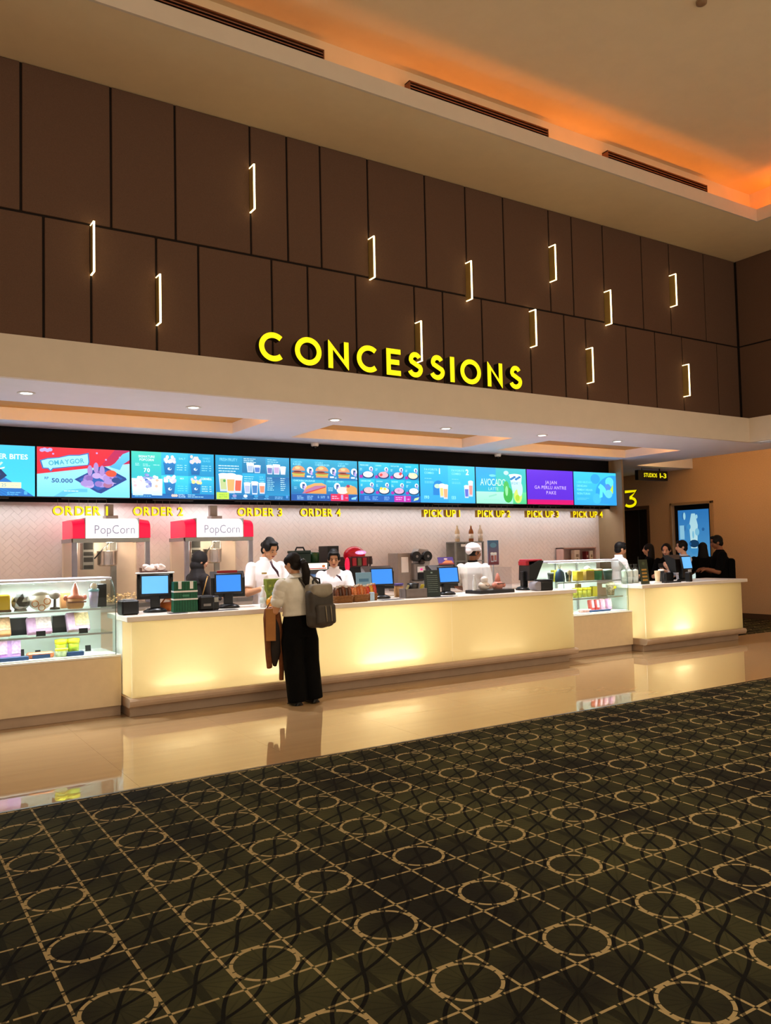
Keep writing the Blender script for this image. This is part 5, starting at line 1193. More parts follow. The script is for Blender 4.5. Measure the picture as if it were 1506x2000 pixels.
MB().poly([(.20, .22), (.36, .26), (.42, .50), (.38, .66), (.20, .68), (.16, .62)], plane='xz', d0=.05, d1=.22).build('hopper', mat('pale_grey_hopper', '#a7a4a0', .35), t)
MB().box(-.20, -.01, .30, -.06, .0, .55, .005).build('notice', M_WHTP, t)
# steel rack with bottles on top and dark bags inside
t = thing('steel_rack', 'steel rack with open shelves against the tiled wall', 'rack', (P(912, 11.15), 11.15, ZB), 0)
for xx in (-.30, -.08, .14, .30): MB().box(xx-.015, -.12, 0, xx+.015, -.09, .78, .002).build('post', M_STEEL, t)
for z in (.02, .44, .765): MB().box(-.31, -.13, z, .31, .14, z+.02, .002).build('shelf', M_STEEL, t)
MB().box(-.31, .13, 0, .31, .145, .78).build('back_sheet', mat('grey_sheet', '#8f8b88', .4, .3), t)
MB().box(-.20, -.135, .70, -.10, -.128, .74).build('tag', M_WHTP, t)
for k, (px, cb, cl, lab) in enumerate(((893, '#cbb08c', '#ded6c8', 'pale bottle, leftmost of three on the steel rack'), (920, '#8a4c1c', '#e0d4c0', 'amber bottle, middle of three on the steel rack'), (938, '#c9b8a0', '#e4dccc', 'cream bottle, rightmost of three on the steel rack'))):
    bottle(P(px, 11.12, 1040), 11.12, ZB+.7855, .29, .042, mat('syrup'+cb, cb, .15), lab, cap=mat('cream_cap', '#d8ccb8', .4), band=mat('bottle_label', cl, .5, noise=.2, nscale=40), group='bottles on the steel rack')
t = thing('black_bag', 'crumpled black bag on the lower shelf of the steel rack', 'bag', (P(890, 11.1, 1090), 11.1, ZB+.0405))
MB().ell((0, 0, .15), (.13, .10, .15)).ell((.09, 0, .12), (.12, .10, .12)).ell((-.05, 0, .28), (.05, .05, .07)).build('bag', mat('black_bin_bag', '#0c0c0e', .3, noise=.3, bump=.5), t)
t = thing('black_bag', 'crumpled black bag on the lower shelf behind the cook', 'bag', (P(918, 11.1, 1090), 11.1, ZB+.0405))
MB().ell((0, 0, .14), (.13, .10, .14)).ell((.08, 0, .10), (.10, .09, .10)).build('bag', mat('black_bin_bag', '#0c0c0e', .3, noise=.3, bump=.5), t)
# cartons on a small shelf at the right of the tiled wall
xs0 = P(1092, 11.3, 1090); xs1 = P(1156, 11.3, 1090)
t = thing('wall_shelf', 'small pink tinted shelf unit at the right end of the tiled wall', 'shelf', ((xs0+xs1)/2, 11.28, ZB))
hw = (xs1-xs0)/2
MB().box(-hw, -.1, 0, -hw+.02, .1, .64).box(hw-.02, -.1, 0, hw, .1, .64).box(-hw, -.1, .30, hw, .1, .32).box(-hw, -.1, .62, hw, .1, .64).box(-hw, .09, 0, hw, .1, .64).build('shelf_unit', mat('dusty_pink_board', '#c4a49c', .5), t)
for k, (px, w_, h, c, lab) in enumerate(((1124, .14, .27, '#ddd0c0', 'pale carton standing left on the small wall shelf'), (1144, .07, .24, '#6a1c20', 'dark red carton in the middle of the small wall shelf'), (1152, .085, .25, '#d8ccba', 'pale carton standing right on the small wall shelf'))):
    bt = box_item('carton', lab, 'carton', P(px, 11.25, 1090), 11.25, w_, .10, h, mat('carton'+c, c, .5), z=ZB+.3205)
    a = Art(); a.rect(-w_*.25, h*.5, w_*.25, h*.7, '#8a7a6a' if k != 1 else '#c8b8a0'); a.rect(-w_*.1, h*.2, w_*.1, h*.4, '#7a6a5c'); o = a.build('print', M_PRINT, bt, 1, 1); o.location = (0, -.0505, 0)

# ---- things on the right counter
def paper_cup(x, Y, z, h, r, col, label, lid=None, group=None, n=20):
    t = thing('paper_cup', label, 'cup', (x, Y, z), 0, group)
    MB().lathe([(0, 0), (r*.74, 0), (r, h), (r*1.04, h+.004), (r*.97, h+.006), (r*.72, .01), (0, .01)], n=n).build('cup', col, t)
    if lid: MB().lathe([(r*1.06, h-.006), (r*1.06, h+.012), (r*.9, h+.02), (0, h+.02)], n=n).build('lid', lid, t)
    return t
M_WPAP = mat('white_paper', '#e9e4dc', .6, noise=.03)
box_item('white_tray', 'white tray under the beige paper cup on the right counter', 'tray', P(1285, 8.32), 8.36, .24, .16, .02, M_WHTP)
paper_cup(P(1288, 8.34), 8.36, ZT+.0205, .16, .045, mat('beige_paper', '#e8cfa4', .6), 'beige paper cup on the white tray')
paper_cup(P(1304, 8.40), 8.50, ZT, .18, .045, M_BLKP, 'black paper cup with a white lid beside the tilted till', lid=M_WHTP)
for k, px in enumerate((1221, 1232, 1243)):
    for j in range(2):
        x = P(px, 8.62+.12*j); lab = 'bagged stack of white paper cups, %s one of the %s row behind the tent card' % (('left', 'middle', 'right')[k], ('front', 'back')[j])
        t = thing('cup_stack', lab, 'cups', (x, 8.62+.12*j, ZT), 0, 'bagged cup stacks on the right counter')
        MB().lathe([(0, 0), (.03, 0), (.042, .10)]+[v for i in range(6) for v in ((.044, .10+.018*i), (.041, .108+.018*i))]+[(0, .215)], n=18).build('cups', M_WPAP, t)
        MB().lathe([(.05, 0), (.052, .2), (.03, .24), (.02, .27), (.035, .29)], n=14).build('clear_bag', glass('cloudy_bag', (.88, .92, .9), .06, .2), t)
box_item('black_tray', 'low black tray in front of the tilted till on the right counter', 'tray', P(1312, 8.25), 8.26, .36, .12, .02, M_BLKP)
t = box_item('black_card_terminal', 'black card terminal beside the tilted till on the right counter', 'card terminal', P(1347, 8.22), 8.22, .075, .09, .15, M_BLKP, bev=.01)
box_item('black_printer', 'squat black printer behind the black tray on the right counter', 'printer', P(1318, 8.45), 8.62, .2, .2, .14, M_BLKP, bev=.015)

# ---- contents of the left display case (plain souvenir buckets, packs, price tags)
YS = 8.62
def pxX(px, Y): return onY(px, 1200, Y).x
Z1 = Z_S1+.0005; Z2 = Z_S2+.0005; Z0 = Z_C0+.0085
def bucket_handle(t, w_, h, m_): MB().tube([(-w_, 0, h), (-w_*.8, 0, h+.05), (0, 0, h+.07), (w_*.8, 0, h+.05), (w_, 0, h)], .006).build('handle', m_, t)
t = box_item('square_bucket', 'yellow square souvenir bucket at the left picture edge of the case', 'souvenir bucket', pxX(3, YS), YS, .14, .12, .17, mat('yellow_plastic', '#d8b42c', .4), z=Z1, bev=.012)
MB().box(-.08, -.065, 0, .08, .065, .025, .006).build('brown_foot', mat('brown_plastic2', '#5a3418', .5), t)
t = thing('faceted_bucket', 'silver and black faceted round bucket on the top case shelf', 'souvenir bucket', (pxX(40, YS), YS, Z1))
bm = bmesh.new(); bmesh.ops.create_icosphere(bm, subdivisions=2, radius=.088)
for v in bm.verts: v.co.z = v.co.z*1.05+.094
me = bpy.data.meshes.new('ball'); bm.to_mesh(me); bm.free(); me.materials.append(mat('silver_facets', '#b4b2ae', .25, .6)); me.materials.append(mat('dark_facets', '#3a3632', .4))
for i, p in enumerate(me.polygons): p.material_index = 1 if (i*7) % 5 in (0, 2) else 0
link('ball', me, t); MB().lathe([(0, 0), (.06, 0), (.055, .02), (0, .02)], n=16).build('foot', M_GRYP, t)
t = thing('round_bucket', 'white round souvenir bucket with orange rings on the top case shelf', 'souvenir bucket', (pxX(78, YS), YS, Z1))
MB().ell((0, 0, .085), (.105, .105, .086), n=20, m=12).build('body', mat('white_bucket', '#eee6da', .35), t); MB().ell((0, 0, .165), (.085, .08, .035), n=20).build('lid', mat('grey_white_lid', '#d8d4cc', .35), t)
for xx, zz in ((-.06, .07), (.05, .09), (0, .03)): MB().tube([(xx+.03*math.cos(a), -.10-.004*math.cos(a*2), zz+.03*math.sin(a)) for a in [2*PI*i/14 for i in range(15)]], .0045, n=6).build('orange_ring', mat('orange_ring', '#c87a28', .4), t)
t = thing('capped_figure', 'small dark souvenir stand with a round grey cap on the top case shelf', 'souvenir', (pxX(108, YS), YS+.02, Z1))
MB().lathe([(0, 0), (.05, 0), (.045, .02), (.015, .025), (.012, .10), (0, .10)], n=16).build('stand', mat('dark_stand', '#3a362c', .5), t); MB().ell((0, 0, .145), (.055, .055, .045)).build('grey_cap', mat('grey_cap', '#a8a29c', .5), t)
t = thing('pointed_bucket', 'salmon souvenir bucket with a pointed lid on the top case shelf', 'souvenir bucket', (pxX(146, YS), YS-.02, Z1))
MB().lathe([(0, 0), (.07, 0), (.085, .03), (.085, .10), (0, .10)], n=18).build('body', mat('tan_wood', '#c08a58', .5), t); MB().lathe([(.08, .10), (.09, .115), (.045, .14), (.035, .19), (.008, .255), (0, .256)], n=18).build('pointed_lid', M_PINKP, t)
MB().box(-.09, -.09, .06, .09, -.07, .075, .004).build('band', mat('brown_trim', '#7a4a38', .5), t)
for sx_ in (-1, 1): MB().ell((sx_*.092, 0, .11), (.022, .025, .03)).build('knob', M_PINKP, t)
t = box_item('wooden_box', 'small stacked wooden souvenir box behind the pointed bucket', 'souvenir box', pxX(128, YS+.12), YS+.12, .10, .08, .16, mat('tan_wood', '#c08a58', .5), z=Z1)
t = thing('tumbler', 'lilac tumbler with a dome lid on the top case shelf', 'tumbler', (pxX(182, YS-.02), YS-.05, Z1))
MB().lathe([(0, 0), (.035, 0), (.048, .17), (0, .17)], n=20).build('cup', mat('lilac_plastic', '#b9b4dc', .3), t); MB().lathe([(.052, .165), (.052, .185), (.04, .19), (0, .19)], n=20).build('blue_lid', mat('sky_lid', '#8cc4dc', .3), t)
MB().ell((0, 0, .215), (.035, .035, .035)).build('dome', mat('ivory_plastic', '#efe0cc', .35), t); MB().cyl((.015, 0, .19), (.03, 0, .27), .005).build('straw', M_WHTP, t)
box_item('black_box', 'tall black box at the right end of the top case shelf', 'box', pxX(197, YS+.08), YS+.08, .09, .12, .235, M_BLKP, z=Z1)
box_item('black_box', 'slim black box beside the tumbler on the top case shelf', 'box', pxX(184, YS+.14), YS+.17, .06, .08, .22, mat('charcoal_box', '#24262a', .4), z=Z1)
def tilt_pack(px, Y, z, w_, h, c1, c2, label, tilt=-28, group=None):
    t = thing('gift_pack', label, 'gift pack', (pxX(px, Y), Y, z), .05, group)
    o = MB().box(-w_/2, -.03, .0, w_/2, .03, h, .012, 2).build('pack', mat('pack'+c1, c1, .3, noise=.15, nscale=22), t); o.rotation_euler = (math.radians(tilt), 0, 0); o.location = (0, 0, .03*abs(math.sin(math.radians(tilt))))
    MB().box(-w_*.15, -.034, h*.25, w_*.48, -.029, h*.95, .004).build('front_label', mat('packlab'+c2, c2, .3, noise=.3, nscale=35), o)
    return t
def price_tag(px, Y, z, label, w_=.085, h=.05):
    t = thing('price_tag', label, 'price tag', (pxX(px, Y), Y, z), 0, 'black price tags in the display cases')
    MB().box(-w_/2, -.003, 0, w_/2, .003, h, rot=(math.radians(-15), 0, 0), pivot=(0, 0, 0)).build('tag', M_BLKP, t); MB().box(-w_/2, 0, 0, w_/2, .03, .004).build('foot', M_BLKP, t)
tilt_pack(3, YS-.03, Z2, .17, .19, '#d89a60', '#e8b890', 'orange gift pack at the left picture edge on the middle shelf')
tilt_pack(78, YS-.03, Z2, .23, .17, '#c49cc4', '#e8d4d8', 'pink and lilac gift pack in the middle of the middle shelf')
tilt_pack(154, YS-.03, Z2, .22, .20, '#c8a8cc', '#e8d0a0', 'lilac and yellow gift pack at the right of the middle shelf')
price_tag(80, YS-.13, Z2, 'black price tag in front of the pink and lilac pack'); price_tag(163, YS-.13, Z2, 'black price tag in front of the lilac and yellow pack')
for px, lab in ((35, 'black carton behind the middle shelf packs, left one'), (118, 'black carton behind the middle shelf packs, right one')):
    box_item('black_carton', lab, 'carton', pxX(px, YS+.18), YS+.17, .17, .08, .17, mat('charcoal_box', '#24262a', .4), z=Z2)
def front_card(a): pass
tilt_pack(2, YS-.05, Z0, .13, .19, '#b47cc0', '#e4b4d4', 'purple gift pack at the left picture edge on the case floor', tilt=-6)
tilt_pack(26, YS-.05, Z0, .13, .19, '#c094d0', '#d8b0e4', 'violet gift pack second from the left on the case floor', tilt=-6)
box_item('blue_tray', 'dark blue tray in front of the purple packs on the case floor', 'tray', pxX(22, YS-.18), YS-.17, .30, .08, .035, mat('dark_blue_tray', '#22406c', .4), z=Z0)
t = box_item('flat_pack', 'flat orange sweet pack on the case floor', 'sweet pack', pxX(78, YS-.10), YS-.11, .24, .10, .055, mat('orange_pack', '#e0875c', .35, noise=.3, nscale=30), z=Z0, bev=.012)
MB().box(-.08, -.062, .002, .08, -.051, .035).build('blue_card', mat('dark_blue_tray', '#22406c', .4), t)
for k, (px, yy) in enumerate(((119, YS-.06), (143, YS-.06), (120, YS-.15))):
    t = thing('green_cup', ('green and yellow printed cup, back left of three on the case floor', 'green and yellow printed cup, back right of three on the case floor', 'pale green cup in front of the printed cups on the case floor')[k], 'cup', (pxX(px, yy), yy, Z0), 0, 'green cups in the left case')
    hh = (.16, .16, .08)[k]; MB().lathe([(0, 0), (.05, 0), (.058, hh), (0, hh)], n=18).build('cup', mat('green_cup%d' % k, ('#a8c43c', '#b0c840', '#c4d4a8')[k], .35, noise=.3, nscale=24), t); MB().lathe([(.060, hh*.72), (.061, hh*.98), (0, hh+.006)], n=18).build('yellow_lid', mat('yellow_lid', '#d8d02c', .35), t)
box_item('blue_tray', 'dark blue tray beside the pale green cup on the case floor', 'tray', pxX(146, YS-.16), YS-.16, .16, .07, .04, mat('dark_blue_tray', '#22406c', .4), z=Z0)
price_tag(42, YS+.14, Z0+.0, 'black price tag by the rear panel, left one', .05, .07); price_tag(74, YS+.14, Z0, 'black price tag by the rear panel, middle one', .05, .05); price_tag(172, YS+.14, Z0, 'black price tag by the rear panel, right one', .055, .06)

# ---- contents of the right display case
def cupR(px, Y, z, h, r, col, lidc, lab, grp=None): return paper_cup(pxX(px, Y), Y, z, h, r, mat('cup'+col, col, .4), lab, lid=mat('lid'+lidc, lidc, .4), group=grp)
YR = 8.64
cupR(1078, YR+.04, Z1, .12, .045, '#3c4440', '#8a908a', 'dark grey cup at the left of the right case top shelf')
box_item('yellow_box', 'olive yellow box at the left of the right case top shelf', 'box', pxX(1086, YR+.12), YR+.12, .09, .08, .17, mat('olive_yellow', '#a89c28', .4), z=Z1)
t = thing('bell_bag', 'dark blue bell shaped pouch on the right case top shelf', 'pouch', (pxX(1094, YR), YR-.02, Z1)); MB().lathe([(0, 0), (.075, 0), (.08, .04), (.068, .14), (.03, .185), (0, .19)], n=18, sy=.8).build('pouch', mat('navy_fabric', '#16324c', .6), t); MB().tube([(0, 0, .18), (.03, 0, .24), (-.03, 0, .235), (-.01, 0, .18)], .005).build('cord', mat('tan_cord', '#a08c60', .6), t)
t = thing('plush_charm', 'small beige charm on a cord hanging over the case edge', 'charm', (pxX(1105, YR), YR-.10, Z1)); MB().ell((0, 0, .13), (.035, .03, .04)).build('charm', mat('beige_plush', '#b8a480', .8), t); MB().lathe([(0, 0), (.03, 0), (.012, .02), (.010, .10), (0, .10)], n=10).build('stand', mat('tan_cord', '#a08c60', .6), t)
cupR(1113, YR-.02, Z1, .14, .05, '#3a4644', '#c8ccc4', 'dark cup with a pale lid in the middle of the right case top shelf')
box_item('yellow_bucket', 'yellow square bucket on the right case top shelf', 'souvenir bucket', pxX(1131, YR), YR, .13, .11, .15, mat('yellow_case', '#c4a82c', .4), z=Z1, bev=.01)
t = box_item('cardboard_house', 'brown box with a yellow lid on the right case top shelf', 'souvenir box', pxX(1150, YR), YR, .17, .12, .14, mat('cardboard', '#94783c', .6), z=Z1)
MB().box(-.085, -.065, .14, .085, .065, .165, .008).build('yellow_lid', mat('yellow_lid', '#d8d02c', .35), t); MB().lathe([(.05, .165), (.04, .20), (0, .215)], n=14).build('white_knob', M_WHTP, t)
cupR(1170, YR-.02, Z1, .145, .075, '#1d6a3c', '#c89c6c', 'green bucket with a tan lid on the right case top shelf')
cupR(1190, YR-.02, Z1, .135, .07, '#2e4a40', '#a8b4ac', 'dark green bucket with a pale lid on the right case top shelf')
for k, px in enumerate((1124, 1133, 1142, 1151)):
    t = thing('yellow_cup', 'yellow green cup, %s of four on the right case middle shelf' % ('leftmost', 'second from left', 'third from left', 'rightmost')[k], 'cup', (pxX(px, YR-.03), YR-.03, Z2), 0, 'yellow green cups in the right case')
    MB().lathe([(0, 0), (.034, 0), (.04, .13), (0, .13)], n=16).build('cup', mat('yellow_green', '#b4b43c', .35, noise=.2, nscale=25), t); MB().lathe([(.042, .10), (.043, .14), (0, .145)], n=16).build('lid', mat('yellow_lid2', '#d4c81c', .35), t)
box_item('yellow_carton', 'yellow carton right of the four cups on the middle shelf', 'carton', pxX(1161, YR-.02), YR-.02, .09, .07, .15, mat('olive_yellow', '#a89c28', .4), z=Z2)
box_item('brown_carton', 'brown carton standing behind the four yellow green cups', 'carton', pxX(1131, YR+.10), YR+.10, .08, .06, .19, mat('cardboard', '#94783c', .6), z=Z2)
t = thing('popcorn_cup', 'clear cup filled with brown and yellow snacks on the middle shelf', 'cup', (pxX(1194, YR-.03), YR-.03, Z2))
MB().lathe([(0, 0), (.055, 0), (.07, .16), (0, .16)], n=18).build('cup', mat('mixed_snack', '#8a7a5c', .4, noise=.6, nscale=40), t); MB().ell((0, 0, .165), (.07, .07, .05)).build('dome', mat('pale_dome', '#d8ccb0', .3, noise=.3, nscale=40), t); MB().box(-.0, -.075, .10, .05, -.06, .14, .004).build('yellow_sticker', mat('yellow_lid2', '#d4c81c', .35), t)
for k, (px, c) in enumerate(((1156, '#c4544c'), (1166, '#b84440'), (1177, '#e0a0b8'), (1190, '#dca8d0'))):
    tilt_pack(px, YR-.08, Z0, .085, .165, c, '#e4b8c0', ('red sweet pouch, leftmost of four on the right case floor', 'dark red sweet pouch, second of four on the right case floor', 'pink sweet pouch, third of four on the right case floor', 'lilac sweet pouch, rightmost of four on the right case floor')[k], tilt=-8, group='sweet pouches in the right case')
box_item('flat_pack', 'flat pink snack pack on the right case floor', 'sweet pack', pxX(1142, YR-.14), YR-.15, .19, .09, .045, mat('pink_pack', '#cf9a94', .35, noise=.3, nscale=30), z=Z0, bev=.01)
box_item('blue_tray', 'dark blue tray under the sweet pouches on the right case floor', 'tray', pxX(1172, YR-.20), YR-.19, .42, .06, .025, mat('dark_blue_tray', '#22406c', .4), z=Z0)
# ================================================================ PEOPLE
def remesh(mb, voxel, smooth=5, fac=.5):
    """fuse overlapping shapes into one continuous surface"""
    bmesh.ops.recalc_face_normals(mb.bm, faces=mb.bm.faces)
    me = bpy.data.meshes.new('tmp'); mb.bm.to_mesh(me); mb.bm.free()
    o = bpy.data.objects.new('tmp', me); COL.objects.link(o)
    r = o.modifiers.new('r', 'REMESH'); r.mode = 'VOXEL'; r.voxel_size = voxel; r.use_smooth_shade = True
    if smooth: s = o.modifiers.new('s', 'SMOOTH'); s.factor = fac; s.iterations = smooth
    out = bpy.data.meshes.new_from_object(o.evaluated_get(bpy.context.evaluated_depsgraph_get()))
    bpy.data.objects.remove(o); bpy.data.meshes.remove(me)
    return out
def fused(name, mb, m_, parent, voxel=.011, smooth=5):
    me = remesh(mb, voxel, smooth); me.materials.clear(); me.materials.append(m_)
    return link(name, me, parent)
def eltube(mb, rows, n=18):
    """stack of ellipses: (centre, rx, ry)"""
    mb.rings([[(c[0]+rx*math.cos(2*PI*i/n), c[1]+ry*math.sin(2*PI*i/n), c[2]) for i in range(n)] for c, rx, ry in rows])
def V(*a): return Vector(a)
SK = {k: mat('skin_'+k, c, .5, noise=.04, nscale=30, spec=.35) for k, c in (('light', '#d3a184'), ('mid', '#b98563'), ('dark', '#8a5a3e'), ('tan', '#c4906c'))}
M_HAIR = mat('black_hair', '#0b0807', .62, noise=.3, nscale=60, bump=.4, spec=.25)
M_HAIRB = mat('dark_brown_hair', '#150e0c', .6, noise=.3, nscale=60, bump=.4, spec=.25)
M_EYEW = mat('eye_white', '#7a6a60', .3, noise=0); M_EYEB = mat('eye_dark', '#140c08', .2, noise=0); M_LIP = mat('lips', '#8c3a38', .45, noise=0)
M_WSHIRT = mat('white_uniform_cloth', '#e9e2e4', .8, noise=.03, nscale=14, bump=.15)
M_BCLOTH = mat('black_cloth', '#050505', .9, noise=.2, nscale=30, spec=.12)
M_PURP = mat('dark_purple_trim', '#3a1a28', .7)
def hand(mb, wrist, d, nrm, side, h, curl=(25, 45)):
    d = d.normalized(); n = (nrm-d*nrm.dot(d)).normalized(); s = d.cross(n)*side
    def ring(p, rw, rt_): return [p + s*(rw*math.cos(2*PI*i/12)) + n*(rt_*math.sin(2*PI*i/12)) for i in range(12)]
    k = wrist+d*.056*h
    mb.rings([ring(wrist-d*.02*h, .0165*h, .014*h), ring(wrist, .0165*h, .0135*h), ring(wrist+d*.025*h, .023*h, .0125*h), ring(k, .0245*h, .0105*h), ring(k+d*.004*h, .020*h, .008*h)])
    for j, (off, L) in enumerate(((.0185, .040), (.0065, .047), (-.0060, .044), (-.0180, .034))):
        p = k+s*off*h-d*.004*h; pts = [p]; ang = 8
        for q, f_ in enumerate((.45, .32, .23)):
            ang += (0, curl[0], curl[1])[q] if q else curl[0]*.5
            a = math.radians(ang); p = p+(d*math.cos(a)+n*math.sin(a))*L*h*f_*1.05; pts.append(p)
        mb.tube(pts, [.0057*h, .0054*h, .005*h, .0042*h], n=8)
    b = wrist+d*.018*h+s*.017*h; p1 = b+(d*.62+s*.62+n*.35).normalized()*.027*h; p2 = p1+(d*.85+s*.15+n*.45).normalized()*.023*h
    mb.tube([b-s*.008*h, b, p1, p2], [.008*h, .0075*h, .0062*h, .005*h], n=8)

def person(label, x, Y, rz, h, skin, arms, head=(0, 0), top=None, sleeve=.55, hem=.52, legs=None, hair=('short', None), collar=None, spread=.062, fem=True, wide=1.0, z0=0.0, shoes=True, face=True, bulk=1.0, neck_open=.0):
    """arms: for each side (elbow, wrist, hand dir, palm normal) in units of body height, +x = the person's left, -y = front"""
    root = thing('person', label, 'person', (x, Y, z0), rz)
    sh = .105 if fem else .118; B = bulk
    hy, hp = math.radians(head[0]), -math.radians(head[1])
    R = Euler((hp, 0, hy)).to_matrix(); neck = V(0, .004, .862)*h
    hc = neck + R @ V(0, -.012*h, .069*h)
    def H(a, b, c): return hc + R @ V(a*h, b*h, c*h)
    mb = MB()
    eltube(mb, [((0, .0, .46*h), .088*h*B, .066*h*B), ((0, .002*h, .52*h), .098*h*B, .074*h*B), ((0, 0, .57*h), .086*h*B, .066*h*B), ((0, 0, .615*h), .074*h*B, .058*h*B), ((0, -.004*h, .70*h), .088*h*B, .068*h*B), ((0, -.004*h, .755*h), (sh-.008)*h*B, .068*h*B), ((0, .004*h, .805*h), (sh-.004)*h, .052*h), ((0, .006*h, .832*h), .062*h, .042*h), ((0, .006*h, .85*h), .034*h, .034*h)])
    mb.tube([V(0, .008, .825)*h, V(0, .004, .86)*h, hc+R @ V(0, .012*h, -.03*h)], [.036*h, .031*h, .031*h], n=14)
    q = Matrix(R).to_euler()
    mb.ell(H(0, .006, .012), (.0455*h, .055*h, .056*h), 20, 12, q); mb.ell(H(0, -.014, -.018), (.0375*h, .0385*h, .046*h), 18, 10, q); mb.ell(H(0, -.024, -.047), (.021*h, .022*h, .017*h), 14, 8, q)
    mb.ell(H(0, -.052, -.008), (.0075*h, .013*h, .017*h), 10, 6, q); mb.ell(H(0, -.058, -.0165), (.0095*h, .009*h, .0075*h), 10, 6, q)
    for s in (-1, 1):
        mb.ell(H(s*.046, .006, -.008), (.006*h, .014*h, .018*h), 10, 6, q); mb.ell(H(s*.022, -.036, -.016), (.017*h, .014*h, .016*h), 10, 6, q)
    J = {}
    for s, (el, wr, hd, pn) in zip((1, -1), arms):
        S = V(s*sh, .004, .795)*h; E_ = V(*el)*h; W_ = V(*wr)*h
        mb.ell(S, (.034*h, .036*h, .036*h)); mb.tube([S, (S+E_)/2, E_], [.031*h*B, .029*h*B, .0245*h], n=12); mb.ell(E_, (.0245*h,)*3); mb.tube([E_, E_.lerp(W_, .3), W_], [.0245*h, .0245*h, .0165*h], n=12)
        hand(mb, W_, V(*hd), V(*pn), s, h); J[s] = (S, E_, W_)
    F = {}
    for s in (-1, 1):
        hip = V(s*.047, .002, .50)*h; kn = V(s*spread*.95, -.008, .275)*h; an = V(s*spread, .012, .045)*h
        mb.tube([hip, hip.lerp(kn, .4), kn], [.056*h*B, .053*h*B, .036*h], n=14); mb.tube([kn, kn.lerp(an, .3), an], [.036*h, .035*h, .021*h], n=12)
        mb.ell(an+V(s*.006, -.035, -.026)*h, (.026*h, .068*h, .019*h)); mb.ell(an+V(0, .01, -.018)*h, (.022*h, .026*h, .026*h)); F[s] = an
    body = fused('body', mb, SK[skin], root, .0078, 3)
    # ---- clothes
    if top:
        c = MB(); g = .012*h
        lo = hem
        rows = [((0, 0, lo*h), (.100 if lo < .56 else .088)*h*B+g, (.076 if lo < .56 else .068)*h*B+g), ((0, 0, max(lo+.03, .60)*h), .080*h*B+g, .064*h*B+g), ((0, -.005*h, .70*h), .090*h*B+g, (.074 if fem else .068)*h*B+g), ((0, -.004*h, .75*h), (sh-.006)*h*B+g*.8, .069*h*B+g), ((0, .004*h, .803*h), (sh-.002)*h+g*.5, .052*h+g), ((0, .006*h, .835*h), .060*h+g*.4, .043*h+g*.4), ((0, .006*h, .852*h), .037*h, .037*h)]
        eltube(c, rows)
        for s in (1, -1):
            S, E_, W_ = J[s]
            if sleeve <= 1: e = S.lerp(E_, sleeve); path = [S, S.lerp(e, .5), e]; rr = [.041*h*B, .040*h*B, .039*h*B]
            else: e = E_.lerp(W_, min(sleeve-1, .95)); path = [S, E_, e]; rr = [.040*h*B, .033*h, .026*h]
            c.ell(S, (.042*h, .044*h, .042*h)); c.tube(path, rr, n=14)
        sm = fused('shirt', c, top, root, .0105, 4)
        if collar:
            MB().rings([[(r*math.cos(2*PI*i/20), r*math.sin(2*PI*i/20)+.006*h, z*h) for i in range(20)] for r, z in ((.042*h, .842), (.041*h, .868), (.037*h, .868), (.036*h, .842))], caps=False).build('collar', collar, sm)
    tm = legs or M_BCLOTH
    c = MB(); eltube(c, [((0, .0, .445*h), .100*h*B, .080*h*B), ((0, .002*h, .52*h), .106*h*B, .082*h*B), ((0, 0, .575*h), .092*h*B, .073*h*B), ((0, 0, .605*h), .082*h*B, .066*h*B)])
    for s in (-1, 1):
        hip = V(s*.045, .002, .50)*h; kn = V(s*spread*.95, -.004, .275)*h; an = F[s]+V(0, 0, -.022*h)
        c.tube([hip, hip.lerp(kn, .4), kn, an], [.062*h*B, .060*h*wide, .050*h*wide, .046*h*wide], n=16)
    fused('trousers', c, tm, root, .012, 4)
    if shoes:
        for s in (-1, 1):
            a = F[s]; c = MB(); c.ell(a+V(s*.006*h, -.036*h, -.028*h), (.030*h, .072*h, .018*h)); c.ell(a+V(0, .012*h, -.024*h), (.025*h, .028*h, .022*h)); c.box(a.x-.026*h, a.y-.10*h, 0, a.x+.03*h, a.y+.035*h, .010*h, .003)
            fused('shoe', c, M_BLKP, root, .008, 2)
    # ---- face
    if face:
        e = MB()
        for s in (-1, 1): e.ell(H(s*.0185, -.0478, .001), (.0080*h, .0050*h, .0022*h), 12, 8, q)
        eo = e.build('eyes', M_EYEW, root); e = MB()
        for s in (-1, 1): e.ell(H(s*.0185, -.0505, .0005), (.0046*h, .0030*h, .0024*h), 10, 6, q)
        e.build('iris', M_EYEB, eo); e = MB()
        for s in (-1, 1): e.tube([H(s*.009, -.0500, .0125), H(s*.019, -.0495, .0155), H(s*.029, -.044, .0125)], [.0022*h, .0026*h, .0014*h], n=6)
        e.build('eyebrows', M_HAIR, root)
        MB().ell(H(0, -.0505, -.0315), (.0135*h, .005*h, .0030*h), 12, 6, q).ell(H(0, -.0495, -.0355), (.011*h, .005*h, .0034*h), 12, 6, q).build('lips', M_LIP, root)
    # ---- hair
    kind, hm = hair; hm = hm or M_HAIR; c = MB()
    if kind in ('short', 'updo', 'pony', 'long'):
        c.ell(H(0, .013, .018), (.0505*h, .0565*h, .0565*h), 20, 12, q)
        c.ell(H(0, .030, -.015), (.045*h, .034*h, .040*h), 16, 10, q)
        for s in (-1, 1): c.ell(H(s*.040, -.006, .018), (.013*h, .034*h, .030*h), 12, 8, q)
    if kind == 'short': c.ell(H(0, -.022, .058), (.036*h, .028*h, .016*h), 14, 8, q)
    if kind == 'updo': c.ell(H(0, .022, .060), (.032*h, .036*h, .022*h), 14, 8, q); c.ell(H(0, .068, .005), (.022*h, .022*h, .024*h), 14, 8, q); c.ell(H(0, -.020, .052), (.040*h, .026*h, .016*h), 14, 8, q)
